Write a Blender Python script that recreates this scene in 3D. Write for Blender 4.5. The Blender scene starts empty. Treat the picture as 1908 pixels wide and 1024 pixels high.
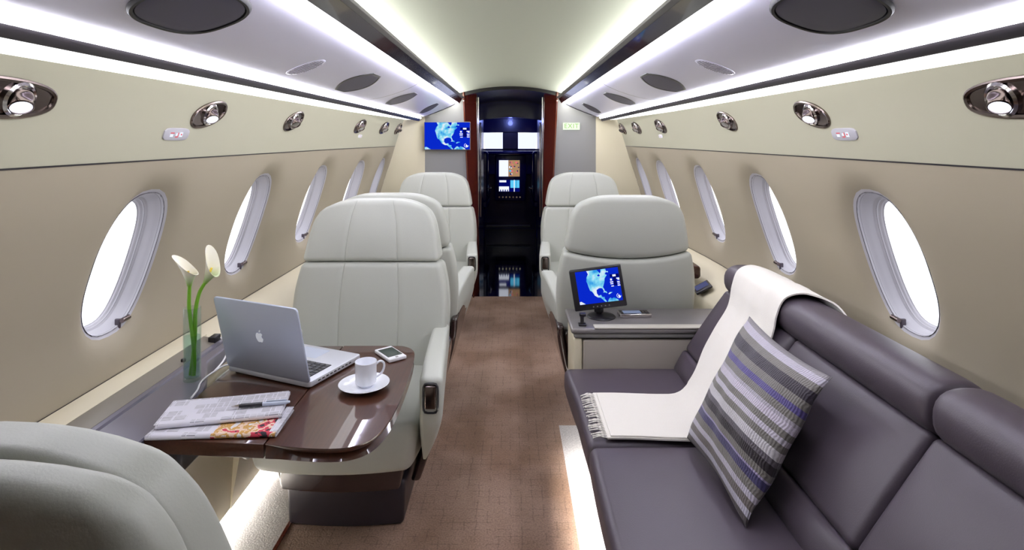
import bpy, bmesh, math, random
from mathutils import Vector, Matrix
random.seed(7)
C = bpy.context.scene.collection
PI = math.pi
# ------------------------------------------------------------------ camera, sky, exposure
H = 1.37
cam_d = bpy.data.cameras.new('camera')
cam = bpy.data.objects.new('camera', cam_d); C.objects.link(cam)
cam.location = (0, 0, H); cam.rotation_euler = (PI/2, 0, 0)
cam_d.sensor_width = 36; cam_d.lens = 36*1060/1908
cam_d.shift_x = 3/1908; cam_d.shift_y = -254/1908
cam_d.clip_start = 0.02
bpy.context.scene.camera = cam
w = bpy.data.worlds.new('sky'); bpy.context.scene.world = w; w.use_nodes = True
w.node_tree.nodes['Background'].inputs[0].default_value = (0.96, 0.97, 1.0, 1)
w.node_tree.nodes['Background'].inputs[1].default_value = 2.3
vs = bpy.context.scene.view_settings
vs.view_transform = 'Standard'; vs.look = 'None'; vs.gamma = 1; vs.use_curve_mapping = False
vs.exposure = 0.04
cy = bpy.context.scene.cycles
cy.max_bounces = 10; cy.diffuse_bounces = 6; cy.glossy_bounces = 4; cy.transparent_max_bounces = 10
cy.sample_clamp_indirect = 6; cy.caustics_reflective = False; cy.caustics_refractive = False
# strengths of the cabin's own light strips
E_CEIL, E_PANEL_OUT, E_PANEL_IN, E_COVE, E_FLOOR = 25.0, 50.0, 40.0, 2.5, 34.0

# ------------------------------------------------------------------ materials
def lin(c):
    return tuple(((v/255)/12.92 if v/255 <= .04045 else ((v/255+.055)/1.055)**2.4) for v in c)
MATS = {}
def mat(name, rgb, rough=.5, metal=0, coat=0, bump=0, bscale=200, spec=.5, sheen=0, emit=None, estr=0, vary=0, vscale=3, alpha=1):
    m = bpy.data.materials.new(name); m.use_nodes = True; nt = m.node_tree
    b = nt.nodes['Principled BSDF']
    c = lin(rgb) + (1,)
    b.inputs['Base Color'].default_value = c
    b.inputs['Roughness'].default_value = rough; b.inputs['Metallic'].default_value = metal
    b.inputs['Coat Weight'].default_value = coat; b.inputs['Coat Roughness'].default_value = .04
    b.inputs['Specular IOR Level'].default_value = spec
    b.inputs['Sheen Weight'].default_value = sheen
    if emit:
        b.inputs['Emission Color'].default_value = lin(emit)+(1,); b.inputs['Emission Strength'].default_value = estr
    if bump or vary:
        tc = nt.nodes.new('ShaderNodeTexCoord')
    if bump:
        n = nt.nodes.new('ShaderNodeTexNoise'); n.inputs['Scale'].default_value = bscale; n.inputs['Detail'].default_value = 3
        bp = nt.nodes.new('ShaderNodeBump'); bp.inputs['Strength'].default_value = bump; bp.inputs['Distance'].default_value = .002
        nt.links.new(tc.outputs['Object'], n.inputs['Vector']); nt.links.new(n.outputs['Fac'], bp.inputs['Height'])
        nt.links.new(bp.outputs['Normal'], b.inputs['Normal'])
    if vary:
        n = nt.nodes.new('ShaderNodeTexNoise'); n.inputs['Scale'].default_value = vscale; n.inputs['Detail'].default_value = 4
        mx = nt.nodes.new('ShaderNodeMix'); mx.data_type = 'RGBA'
        mx.inputs[6].default_value = tuple(v*(1-vary) for v in c[:3])+(1,); mx.inputs[7].default_value = tuple(min(1, v*(1+vary)) for v in c[:3])+(1,)
        nt.links.new(tc.outputs['Object'], n.inputs['Vector']); nt.links.new(n.outputs['Fac'], mx.inputs[0]); nt.links.new(mx.outputs[2], b.inputs['Base Color'])
    MATS[name] = m
    return m
def emission(name, rgb, s):
    m = bpy.data.materials.new(name); m.use_nodes = True; nt = m.node_tree; nt.nodes.clear()
    e = nt.nodes.new('ShaderNodeEmission'); o = nt.nodes.new('ShaderNodeOutputMaterial')
    e.inputs[0].default_value = lin(rgb)+(1,); e.inputs[1].default_value = s
    nt.links.new(e.outputs[0], o.inputs[0]); MATS[name] = m
    return m
def glass(name, tint, refl=.12):
    m = bpy.data.materials.new(name); m.use_nodes = True; nt = m.node_tree; nt.nodes.clear()
    t = nt.nodes.new('ShaderNodeBsdfTransparent'); g = nt.nodes.new('ShaderNodeBsdfGlossy'); mx = nt.nodes.new('ShaderNodeMixShader')
    fr = nt.nodes.new('ShaderNodeLayerWeight'); fr.inputs[0].default_value = refl
    o = nt.nodes.new('ShaderNodeOutputMaterial')
    t.inputs[0].default_value = tuple(tint)+(1,); g.inputs['Roughness'].default_value = .02
    pw = nt.nodes.new('ShaderNodeMath'); pw.operation = 'POWER'; pw.inputs[1].default_value = 4
    ml = nt.nodes.new('ShaderNodeMath'); ml.operation = 'MULTIPLY_ADD'; ml.inputs[1].default_value = refl*3; ml.inputs[2].default_value = .03
    nt.links.new(fr.outputs[1], pw.inputs[0]); nt.links.new(pw.outputs[0], ml.inputs[0]); fr.inputs[0].default_value = .5
    nt.links.new(ml.outputs[0], mx.inputs[0]); nt.links.new(t.outputs[0], mx.inputs[1]); nt.links.new(g.outputs[0], mx.inputs[2]); nt.links.new(mx.outputs[0], o.inputs[0])
    MATS[name] = m
    return m
seat_l = mat('seat_leather', (186, 188, 180), .42, bump=.12, bscale=350, spec=.4)
sofa_l = mat('sofa_leather', (74, 66, 74), .40, bump=.15, bscale=350, spec=.45)
cream = mat('cream_trim', (214, 205, 180), .5, bump=.05)
upper_m = mat('upper_wall_suede', (176, 173, 152), .62, bump=.05, bscale=500)
tan_m = mat('window_panel_suede', (160, 150, 131), .65, bump=.05, bscale=500)
ceil_m = mat('ceiling_suede', (194, 198, 182), .75)
overhead_m = mat('overhead_panel_paint', (232, 231, 255), .38, coat=.15)
dark_gloss = mat('dark_gloss_trim', (30, 26, 32), .14, coat=.5)
grey_trim = mat('grey_trim', (120, 118, 116), .45)
rail_m = mat('dark_rail', (40, 36, 40), .4)
bulk_m = mat('bulkhead_grey', (142, 141, 141), .5, bump=.03)
console_m = mat('console_pewter', (120, 116, 128), .28, metal=.35, coat=.2)
console_edge = mat('console_edge', (128, 122, 112), .4)
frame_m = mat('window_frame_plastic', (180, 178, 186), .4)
groove_m = mat('window_groove', (70, 62, 72), .5)
chrome = mat('dark_chrome', (120, 108, 104), .16, metal=1)
bright_chrome = mat('bright_chrome', (205, 200, 200), .15, metal=1)
black_p = mat('black_plastic', (22, 20, 26), .35)
base_m = mat('seat_base_paint', (50, 45, 53), .32, metal=.3)
alu = mat('aluminium', (196, 204, 222), .40, metal=.35)
alu2 = mat('aluminium_deck', (214, 216, 224), .38, metal=.5)
white_p = mat('white_porcelain', (240, 242, 250), .15, coat=.5)
white_pl = mat('white_plastic', (235, 235, 240), .25)
screen_off = mat('dark_glass', (44, 58, 54), .08, coat=.5)
key_m = mat('key_black', (36, 37, 42), .4)
wool = mat('throw_wool', (240, 235, 228), .9, bump=.5, bscale=260, sheen=.3)
grille_m = mat('speaker_mesh', (92, 88, 104), .6, bump=.8, bscale=900)
hatch_m = mat('hatch_smoked', (44, 40, 68), .5)
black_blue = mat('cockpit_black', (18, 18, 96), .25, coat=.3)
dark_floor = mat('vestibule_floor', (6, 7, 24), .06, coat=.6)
pane_m = glass('window_pane', (.97, .98, 1))
wind_m = glass('windscreen_tint', (.42, .44, .60))
vase_m = glass('vase_glass', (.90, .95, .94), .2)
water_m = glass('vase_water', (.80, .90, .88), .1)
led_ceil = emission('led_ceiling', (254, 255, 251), E_CEIL)
led_po = emission('led_panel_outboard', (242, 241, 251), E_PANEL_OUT)
led_pi = emission('led_panel_inboard', (242, 241, 251), E_PANEL_IN)
led_cove = emission('led_cove', (255, 255, 255), E_COVE)
led_sofa = emission('led_sofa', (255, 252, 248), 150)
led_floor = emission('led_floor', (255, 252, 248), E_FLOOR)
lens_m = emission('lamp_lens', (225, 235, 255), 4)
scr_blue = emission('screen_blue', (8, 40, 200), 1.0)
scr_navy = emission('screen_navy', (4, 12, 110), .8)
scr_white = emission('screen_white', (235, 240, 255), 1.1)
scr_cyan = emission('screen_cyan', (90, 200, 245), 1.0)
scr_warm = emission('screen_warm', (190, 150, 110), .8)
icon_red = emission('icon_red', (225, 110, 120), 1.0)
exit_bg = emission('exit_plate', (240, 252, 228), 1.1)
exit_fg = emission('exit_letters', (172, 226, 120), .9)
def map_land():
    m = emission('map_land', (120, 200, 240), 1.0); nt = m.node_tree
    e = [n for n in nt.nodes if n.type == 'EMISSION'][0]
    tc = nt.nodes.new('ShaderNodeTexCoord'); n = nt.nodes.new('ShaderNodeTexNoise'); n.inputs['Scale'].default_value = 22; n.inputs['Detail'].default_value = 5
    r = nt.nodes.new('ShaderNodeValToRGB'); r.color_ramp.elements[0].position = .36; r.color_ramp.elements[0].color = lin((40, 150, 225))+(1,)
    r.color_ramp.elements[1].position = .62; r.color_ramp.elements[1].color = lin((225, 235, 245))+(1,)
    x = r.color_ramp.elements.new(.5); x.color = lin((130, 215, 240))+(1,)
    nt.links.new(tc.outputs['Object'], n.inputs[0]); nt.links.new(n.outputs[0], r.inputs[0]); nt.links.new(r.outputs[0], e.inputs[0])
    return m
map_m = map_land()
def wood(name, c1, c2, rough=.1, coat=1.0, axis=1, scale=6):
    m = mat(name, c1, rough, coat=coat); nt = m.node_tree; b = nt.nodes['Principled BSDF']
    tc = nt.nodes.new('ShaderNodeTexCoord'); mp = nt.nodes.new('ShaderNodeMapping')
    s = [28, 28, 28]; s[axis] = 1.5; mp.inputs['Scale'].default_value = s
    n = nt.nodes.new('ShaderNodeTexNoise'); n.inputs['Scale'].default_value = scale; n.inputs['Detail'].default_value = 6
    mx = nt.nodes.new('ShaderNodeMix'); mx.data_type = 'RGBA'; mx.inputs[6].default_value = lin(c1)+(1,); mx.inputs[7].default_value = lin(c2)+(1,)
    nt.links.new(tc.outputs['Object'], mp.inputs[0]); nt.links.new(mp.outputs[0], n.inputs[0]); nt.links.new(n.outputs[0], mx.inputs[0]); nt.links.new(mx.outputs[2], b.inputs['Base Color'])
    return m
def bullnose(outline, z0, z1, bev, wt):
    n = len(outline); rings = []
    area = sum(outline[i-1][0]*outline[i][1]-outline[i][0]*outline[i-1][1] for i in range(n)); s = 1 if area > 0 else -1
    def ring(d, dz):
        out = []
        for i in range(n):
            a = Vector(outline[i-1]); b = Vector(outline[i]); c = Vector(outline[(i+1) % n])
            t = ((b-a).normalized()+(c-b).normalized()).normalized(); w_ = wt(outline[i])
            out.append((b.x - t.y*d*s*w_, b.y + t.x*d*s*w_, z1-dz*w_ if dz >= 0 else z0))
        return out
    rings.append(ring(bev*.4, -1)); rings.append([(x, y, z0+.002) for x, y, z in ring(bev*.1, -1)])
    for k in range(9):
        a = PI/2*k/8; rings.append(ring(bev*(1-math.sin(a)), bev*(1-math.sin(PI/2-a))*1.0 if False else bev*math.cos(a)*.9))
    return rings[:2]+rings[2:][::1]
table_w = wood('table_walnut', (50, 28, 20), (76, 46, 32), .12, .22, 1)
tb_ = table_w.node_tree.nodes['Principled BSDF'].inputs; tb_['Specular IOR Level'].default_value = .1; tb_['Roughness'].default_value = .3; tb_['Coat Weight'].default_value = 1; tb_['Coat IOR'].default_value = 1.32; tb_['Coat Roughness'].default_value = .015
frame_w = wood('door_mahogany', (72, 26, 16), (104, 46, 30), .15, .7, 2)
skirt_w = wood('seat_skirt_wood', (40, 27, 27), (54, 37, 36), .2, .6, 0)
def carpet(name, c1, c2, lines=True):
    m = mat(name, c1, .95); nt = m.node_tree; b = nt.nodes['Principled BSDF']; L = nt.links
    b.inputs['Specular IOR Level'].default_value = .1; b.inputs['Sheen Weight'].default_value = .15
    tc = nt.nodes.new('ShaderNodeTexCoord')
    big = nt.nodes.new('ShaderNodeTexNoise'); big.inputs['Scale'].default_value = 2.6; big.inputs['Detail'].default_value = 3
    fine = nt.nodes.new('ShaderNodeTexNoise'); fine.inputs['Scale'].default_value = 160; fine.inputs['Detail'].default_value = 4
    mx = nt.nodes.new('ShaderNodeMix'); mx.data_type = 'RGBA'; mx.inputs[6].default_value = lin(c1)+(1,); mx.inputs[7].default_value = lin(c2)+(1,)
    r = nt.nodes.new('ShaderNodeMapRange'); r.inputs[1].default_value = .38; r.inputs[2].default_value = .62
    L.new(tc.outputs['Object'], big.inputs[0]); L.new(tc.outputs['Object'], fine.inputs[0]); L.new(big.outputs[0], r.inputs[0]); L.new(r.outputs[0], mx.inputs[0])
    m2 = nt.nodes.new('ShaderNodeMix'); m2.data_type = 'RGBA'; m2.blend_type = 'MULTIPLY'; m2.inputs[0].default_value = 1
    fr = nt.nodes.new('ShaderNodeMapRange'); fr.inputs[1].default_value = .3; fr.inputs[2].default_value = .7; fr.inputs[3].default_value = .72; fr.inputs[4].default_value = 1.2
    L.new(fine.outputs[0], fr.inputs[0]); L.new(mx.outputs[2], m2.inputs[6]); L.new(fr.outputs[0], m2.inputs[7])
    last = m2.outputs[2]
    if lines:
        # fine woven scoring lines running both ways, broken up by noise
        for ax, sc in ((0, 30), (1, 34)):
            mp = nt.nodes.new('ShaderNodeMapping')
            sx = [0, 0, 0]; sx[ax] = 1; mp.inputs['Scale'].default_value = [1, 1, 1]
            wv = nt.nodes.new('ShaderNodeTexWave'); wv.bands_direction = 'XY'[ax]; wv.inputs['Scale'].default_value = sc/ (2*PI) * 1.6; wv.inputs['Distortion'].default_value = 1.2; wv.inputs['Detail'].default_value = 2; wv.inputs['Detail Scale'].default_value = 3
            nn = nt.nodes.new('ShaderNodeTexNoise'); nn.inputs['Scale'].default_value = 14
            t = nt.nodes.new('ShaderNodeMapRange'); t.inputs[1].default_value = 0; t.inputs[2].default_value = .06; t.inputs[3].default_value = .72; t.inputs[4].default_value = 1
            t2 = nt.nodes.new('ShaderNodeMath'); t2.operation = 'GREATER_THAN'; t2.inputs[1].default_value = .5
            mxx = nt.nodes.new('ShaderNodeMath'); mxx.operation = 'MAXIMUM'
            mm = nt.nodes.new('ShaderNodeMix'); mm.data_type = 'RGBA'; mm.blend_type = 'MULTIPLY'; mm.inputs[0].default_value = .8
            L.new(tc.outputs['Object'], wv.inputs[0]); L.new(tc.outputs['Object'], nn.inputs[0]); L.new(wv.outputs['Fac'], t.inputs[0]); L.new(nn.outputs[0], t2.inputs[0])
            L.new(t.outputs[0], mxx.inputs[0]); L.new(t2.outputs[0], mxx.inputs[1]); L.new(last, mm.inputs[6]); L.new(mxx.outputs[0], mm.inputs[7]); last = mm.outputs[2]
    L.new(last, b.inputs['Base Color'])
    bp = nt.nodes.new('ShaderNodeBump'); bp.inputs['Strength'].default_value = .5; bp.inputs['Distance'].default_value = .004
    L.new(fine.outputs[0], bp.inputs['Height']); L.new(bp.outputs[0], b.inputs['Normal'])
    return m
carpet_m = carpet('aisle_carpet', (166, 138, 120), (134, 106, 86))
side_carpet = carpet('side_carpet', (206, 202, 200), (186, 180, 178), False)

# ------------------------------------------------------------------ mesh helpers
class MB:
    def __init__(s): s.v = []; s.f = []; s.m = []; s.uv = None
    def add(s, vf, mi=0, M=None):
        v, f = vf; o = len(s.v)
        s.v += [tuple(M @ Vector(p)) for p in v] if M else [tuple(p) for p in v]
        s.f += [tuple(i+o for i in q) for q in f]; s.m += [mi]*len(f)
        return s
    def build(s, name, mats, parent=None, loc=None, smooth=True, recalc=True, rotz=0):
        me = bpy.data.meshes.new(name); me.from_pydata(s.v, [], s.f)
        if not isinstance(mats, (list, tuple)): mats = [mats]
        for m in mats: me.materials.append(m)
        me.polygons.foreach_set('material_index', s.m)
        bm = bmesh.new(); bm.from_mesh(me)
        bmesh.ops.remove_doubles(bm, verts=bm.verts, dist=1e-6)
        if recalc: bmesh.ops.recalc_face_normals(bm, faces=bm.faces)
        for f in bm.faces: f.smooth = smooth
        if smooth:
            for e in bm.edges:
                if len(e.link_faces) == 2 and e.calc_face_angle(0) > .62: e.smooth = False
        bm.to_mesh(me); bm.free(); me.update()
        o = bpy.data.objects.new(name, me); C.objects.link(o)
        if parent: o.parent = parent
        if loc: o.location = loc
        if rotz: o.rotation_euler[2] = rotz
        return o
def mb(vf, mi=0, M=None): return MB().add(vf, mi, M)
def axis(h, r, n, extra=(), k=4):
    a = [-h + r*i/k for i in range(k)] + [-(h-r) + 2*(h-r)*i/n for i in range(n+1)] + [h - r + r*i/k for i in range(1, k+1)] + list(extra)
    a.sort(); out = [a[0]]
    for x in a[1:]:
        if x - out[-1] > 1e-5: out.append(x)
    return out
def rbox(hx, hy, hz, r, n=(6, 4, 6), deform=None, ex=((), (), ()), k=4, c=(0, 0, 0)):
    r = min(r, hx*.999, hy*.999, hz*.999)
    A = [axis(h, r, n[i], ex[i], k) for i, h in enumerate((hx, hy, hz))]; Hs = (hx, hy, hz)
    idx = {}; V = []; F = []
    def vid(i, j, kk):
        key = (i, j, kk)
        if key in idx: return idx[key]
        p = [A[0][i], A[1][j], A[2][kk]]
        q = [max(-(Hs[a]-r), min(Hs[a]-r, p[a])) for a in range(3)]
        d = [p[a]-q[a] for a in range(3)]; L = math.sqrt(sum(x*x for x in d))
        if L > 1e-9: p = [q[a] + d[a]/L*r for a in range(3)]
        p = (p[0]+c[0], p[1]+c[1], p[2]+c[2])
        if deform: p = deform(*p)
        idx[key] = len(V); V.append(p); return idx[key]
    N = [len(a)-1 for a in A]
    for fixed in range(3):
        o1, o2 = [a for a in range(3) if a != fixed]
        for side in (0, N[fixed]):
            for i in range(N[o1]):
                for j in range(N[o2]):
                    q = []
                    for (di, dj) in ((0, 0), (1, 0), (1, 1), (0, 1)):
                        t = [0, 0, 0]; t[fixed] = side; t[o1] = i+di; t[o2] = j+dj; q.append(vid(*t))
                    F.append(tuple(q))
    return V, F
def box(x0, x1, y0, y1, z0, z1, b=.0):
    hx, hy, hz = (x1-x0)/2, (y1-y0)/2, (z1-z0)/2
    c = ((x0+x1)/2, (y0+y1)/2, (z0+z1)/2)
    if b > 0: return rbox(abs(hx), abs(hy), abs(hz), b, (1, 1, 1), k=2, c=c)
    V = [(x, y, z) for x in (x0, x1) for y in (y0, y1) for z in (z0, z1)]
    return V, [(0, 1, 3, 2), (4, 6, 7, 5), (0, 4, 5, 1), (2, 3, 7, 6), (0, 2, 6, 4), (1, 5, 7, 3)]
def loft(rings, cap=True, closed=True):
    V = [p for r in rings for p in r]; n = len(rings[0]); F = []
    for i in range(len(rings)-1):
        for j in range(n if closed else n-1):
            a = i*n+j; b = i*n+(j+1) % n
            F.append((a, b, b+n, a+n))
    if cap and closed:
        F.append(tuple(range(n))[::-1]); F.append(tuple(range((len(rings)-1)*n, len(rings)*n)))
    return V, F
def patch(fn, us, vs_):
    V = [fn(u, v) for u in us for v in vs_]; n = len(vs_)
    return V, [(i*n+j, i*n+j+1, (i+1)*n+j+1, (i+1)*n+j) for i in range(len(us)-1) for j in range(n-1)]
def sheet(fn, us, vs_, t):
    # a sheet with thickness t: fn gives point, thickness goes along the local normal
    nu, nv = len(us), len(vs_); P = [[Vector(fn(u, v)) for v in vs_] for u in us]
    def nrm(i, j):
        a = P[min(i+1, nu-1)][j]-P[max(i-1, 0)][j]; b = P[i][min(j+1, nv-1)]-P[i][max(j-1, 0)]
        n = a.cross(b); return n.normalized() if n.length > 0 else Vector((0, 0, 1))
    V = [tuple(P[i][j]+nrm(i, j)*t/2) for i in range(nu) for j in range(nv)] + [tuple(P[i][j]-nrm(i, j)*t/2) for i in range(nu) for j in range(nv)]
    N = nu*nv; F = []
    for i in range(nu-1):
        for j in range(nv-1):
            q = (i*nv+j, i*nv+j+1, (i+1)*nv+j+1, (i+1)*nv+j); F += [q, tuple(x+N for x in q[::-1])]
    for i in range(nu-1):
        for j in (0, nv-1): F.append((i*nv+j, (i+1)*nv+j, (i+1)*nv+j+N, i*nv+j+N))
    for j in range(nv-1):
        for i in (0, nu-1): F.append((i*nv+j, i*nv+j+1, i*nv+j+1+N, i*nv+j+N))
    return V, F
def tube(path, rad, seg=10, cap=True):
    P = [Vector(p) for p in path]; rings = []
    up = Vector((0, 0, 1)); prev = None
    for i, p in enumerate(P):
        t = (P[min(i+1, len(P)-1)] - P[max(i-1, 0)]).normalized()
        if prev is None:
            a = up if abs(t.dot(up)) < .9 else Vector((1, 0, 0)); n = t.cross(a).normalized()
        else:
            n = (prev - t*prev.dot(t)); n = n.normalized() if n.length > 1e-6 else t.orthogonal().normalized()
        prev = n; b = t.cross(n); r = rad(i/(len(P)-1)) if callable(rad) else rad
        rings.append([tuple(p + (n*math.cos(2*PI*k/seg)+b*math.sin(2*PI*k/seg))*r) for k in range(seg)])
    return loft(rings, cap)
def smooth_path(pts, n=8):
    P = [Vector(p) for p in pts]; out = []
    for i in range(len(P)-1):
        p0, p1, p2, p3 = P[max(i-1, 0)], P[i], P[i+1], P[min(i+2, len(P)-1)]
        for k in range(n):
            t = k/n
            out.append(.5*((2*p1)+(-p0+p2)*t+(2*p0-5*p1+4*p2-p3)*t*t+(-p0+3*p1-3*p2+p3)*t**3))
    out.append(P[-1]); return out
def lathe(prof, seg=40, c=(0, 0, 0)):
    rings = [[(c[0]+max(r, 1e-4)*math.cos(2*PI*k/seg), c[1]+max(r, 1e-4)*math.sin(2*PI*k/seg), c[2]+z) for k in range(seg)] for r, z in prof]
    return loft(rings, True)
def prism(outline, z0, z1, bev=.003):
    n = len(outline)
    def inset(d):
        out = []
        for i in range(n):
            a = Vector(outline[i-1]); b = Vector(outline[i]); c = Vector(outline[(i+1) % n])
            t = ((b-a).normalized()+(c-b).normalized()); t = t.normalized() if t.length > 1e-6 else (c-b).normalized()
            out.append((b.x - t.y*d, b.y + t.x*d))
        return out
    area = sum(outline[i-1][0]*outline[i][1]-outline[i][0]*outline[i-1][1] for i in range(n)); s = 1 if area > 0 else -1
    rings = []
    for d, z in ((bev, z0), (bev*.3, z0+bev*.3), (0, z0+bev), (0, z1-bev), (bev*.3, z1-bev*.3), (bev, z1)):
        rings.append([(x, y, z) for x, y in inset(d*s)])
    return loft(rings, True)
def sup(a, n, hx, hy):
    c, s = math.cos(a), math.sin(a)
    r = (abs(c/hx)**n + abs(s/hy)**n)**(-1/n)
    return r*c, r*s
def sup2(a, n, hx, hy):
    c, s = math.cos(a), math.sin(a)
    return hx*math.copysign(abs(c)**(2/n), c), hy*math.copysign(abs(s)**(2/n), s)
def interp(tab, x):
    if x <= tab[0][0]: return tab[0][1]
    for (a, b), (c, d) in zip(tab, tab[1:]):
        if x <= c:
            t = (x-a)/(c-a); return b+(d-b)*t
    return tab[-1][1]
def sinterp(tab, x):
    # smooth (Catmull-Rom) interpolation
    if x <= tab[0][0]: return tab[0][1]
    if x >= tab[-1][0]: return tab[-1][1]
    for i in range(len(tab)-1):
        if x <= tab[i+1][0]:
            x1, y1 = tab[i]; x2, y2 = tab[i+1]
            m1 = (y2-tab[i-1][1])/(x2-tab[i-1][0]) if i > 0 else (y2-y1)/(x2-x1)
            m2 = (tab[i+2][1]-y1)/(tab[i+2][0]-x1) if i+2 < len(tab) else (y2-y1)/(x2-x1)
            h = x2-x1; t = (x-x1)/h
            return (2*t**3-3*t*t+1)*y1+(t**3-2*t*t+t)*h*m1+(-2*t**3+3*t*t)*y2+(t**3-t*t)*h*m2
def tagp(o, label=None, cat=None, group=None, kind=None):
    if label: o['label'] = label
    if cat: o['category'] = cat
    if group: o['group'] = group
    if kind: o['kind'] = kind
    return o
def thing(name, label, cat, loc=(0, 0, 0), rotz=0, group=None, kind=None):
    o = bpy.data.objects.new(name, None); C.objects.link(o); o.empty_display_size = .05
    o.location = loc; o.rotation_euler = (0, 0, rotz)
    return tagp(o, label, cat, group, kind)
def copy_tree(o, parent=None):
    c = o.copy(); C.objects.link(c)
    if parent: c.parent = parent
    for ch in list(o.children): copy_tree(ch, c)
    return c
def frange(a, b, n): return [a+(b-a)*i/n for i in range(n+1)]
def T(x, y, z): return Matrix.Translation((x, y, z))
def R(a, ax): return Matrix.Rotation(a, 4, ax)
def structure(o): o['kind'] = 'structure'; return o

# ------------------------------------------------------------------ cabin shell
Y0, YB = -1.6, 4.94
WALL = [(0, 1.04), (.25, 1.10), (.50, 1.145), (.675, 1.158), (.84, 1.150), (1.03, 1.096), (1.20, 1.035), (1.31, 1.0), (1.42, .963), (1.52, .925), (1.60, .895)]
def s_of(Y): 
    t = min(1, max(0, (Y-3.1)/1.5)); return 1-.068*t*t*(3-2*t)
YP = 4.60
def wx(z, Y):
    x = sinterp(WALL, z)*s_of(min(Y, YP+.1))
    if Y > YP:
        t = (Y-YP)/(YB-YP); t = t*t*(3-2*t)*.35 + .65*(1-math.sqrt(max(0, 1-t*t)))
        x = x + (.742-x)*t
    return x
WINY = [-1.40, -.64, .12, .90, 1.675, 2.45, 3.21, 3.90, 4.43]
WZ, WHY, WHZ, WN = 1.004, .134, .207, 2.5
ZB, ZS = .675, 1.31
def win_hy(Y): return WHY if Y < 4 else .125
def side_wall(sg, name):
    m = MB()
    # upper panel
    ys = frange(Y0, YP, 30)+frange(YP, YB, 14)[1:]
    m.add(patch(lambda y, z: (sg*wx(z, y), y, z), [y for y in ys if y <= YP+1e-6], frange(ZS, 1.60, 8)), 0)
    # thin dark shadow beads where the panels meet
    m.add(patch(lambda y, z: (sg*(wx(z, y)-.0012), y, z), frange(Y0, YP, 30), [ZS-.003, ZS+.001]), 3)
    m.add(patch(lambda y, z: (sg*(wx(z, y)-.0012), y, z), frange(Y0, YP, 30), [ZB-.001, ZB+.003]), 3)
    # front closing piece, all heights
    m.add(patch(lambda y, z: (sg*wx(z, y), y, z), [YP]+frange(YP, YB, 16)[1:], frange(0, 1.60, 24)), 2)
    # window panels
    edges = [Y0] + [(a+b)/2 for a, b in zip(WINY, WINY[1:])] + [YP]
    for i, yc in enumerate(WINY):
        y0, y1 = edges[i], edges[i+1]; hy = win_hy(yc); K = 14
        per = [(y0+(y1-y0)*k/K, ZB) for k in range(K)] + [(y1, ZB+(ZS-ZB)*k/K) for k in range(K)] + \
              [(y1-(y1-y0)*k/K, ZS) for k in range(K)] + [(y0, ZS-(ZS-ZB)*k/K) for k in range(K)]
        rings = []
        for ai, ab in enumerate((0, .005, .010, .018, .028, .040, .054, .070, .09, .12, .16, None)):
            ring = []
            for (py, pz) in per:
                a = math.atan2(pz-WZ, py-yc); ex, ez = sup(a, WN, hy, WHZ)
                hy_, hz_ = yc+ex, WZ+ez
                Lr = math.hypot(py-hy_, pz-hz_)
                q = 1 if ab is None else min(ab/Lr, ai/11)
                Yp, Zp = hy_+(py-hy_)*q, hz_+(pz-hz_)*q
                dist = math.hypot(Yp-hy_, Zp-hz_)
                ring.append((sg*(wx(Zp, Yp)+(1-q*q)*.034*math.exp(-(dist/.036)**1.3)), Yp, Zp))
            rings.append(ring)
        m.add(loft(rings[:3], False), 4); m.add(loft(rings[2:], False), 1)  # lip in lighter frame colour stands in for the bright halo of window light
    # below the belt
    m.add(patch(lambda y, z: (sg*wx(z, y), y, z), frange(Y0, YP, 30), frange(0, ZB, 10)), 2)
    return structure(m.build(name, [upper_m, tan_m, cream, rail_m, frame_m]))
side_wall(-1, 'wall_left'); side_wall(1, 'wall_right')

def window(sg, i, yc, shut=False):
    hy = win_hy(yc)
    root = thing('window_%d' % i, None, None, (sg*wx(WZ, yc), yc, WZ), kind='structure')
    O = Vector(root.location)
    NS = 64
    def ring(t, d):
        out = []
        for k in range(NS):
            a = 2*PI*k/NS; ex, ez = sup(a, WN, hy-t, WHZ-t*.72)
            out.append((sg*(wx(WZ+ez, yc+ex)+d)-O.x, ex, ez))
        return out
    MB().add(loft([ring(-.001, .032), ring(-.001, .038), ring(.003, .040)], False)).build('reveal', groove_m, root)
    prof = [(.002, .033), (.0025, .040), (.004, .046), (.0075, .052), (.0115, .062), (.0145, .071), (.0155, .073), (.0165, .0735), (.0225, .077), (.0232, .0785), (.0238, .083), (.0295, .0865), (.0302, .088), (.0308, .0915), (.0345, .094)]
    fm = MB().add(loft([ring(t, d) for t, d in prof], False)); fm.build('window_frame', frame_m, root)
    MB().add(loft([ring(.0231, .0775), ring(.0236, .0832), ring(.0250, .0840)], False)).build('seal', groove_m, root)
    pv = ring(.034, .093)
    MB().add((pv, [tuple(range(NS))])).build('shade' if shut else 'pane', cream if shut else pane_m, root, smooth=False)  # shut shade added on unseen aft windows to darken the aft cabin
    # shade latch at the lower forward edge
    ex, ez = .050, -WHZ+.022
    X = sg*(wx(WZ+ez, yc+ex)+.034)-O.x
    MB().add(tube([(X-sg*.010, ex-.002, ez), (X-sg*.010, ex+.004, ez+.0005), (X-sg*.010, ex+.030, ez+.002)], .0075, 12)).build('latch', chrome, root)
    MB().add(rbox(.008, .0045, .015, .003, (1, 1, 1), k=2, c=(X+sg*.004, ex+.001, ez-.010))).build('latch_tab', groove_m, root)
n = 1
for sg in (-1, 1):
    for yc in WINY[2:]:
        window(sg, n, yc, yc < .5); n += 1
# aft windows behind the camera share the same build
for sg in (-1, 1):
    for yc in WINY[:2]:
        window(sg, n, yc, True); n += 1

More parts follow.
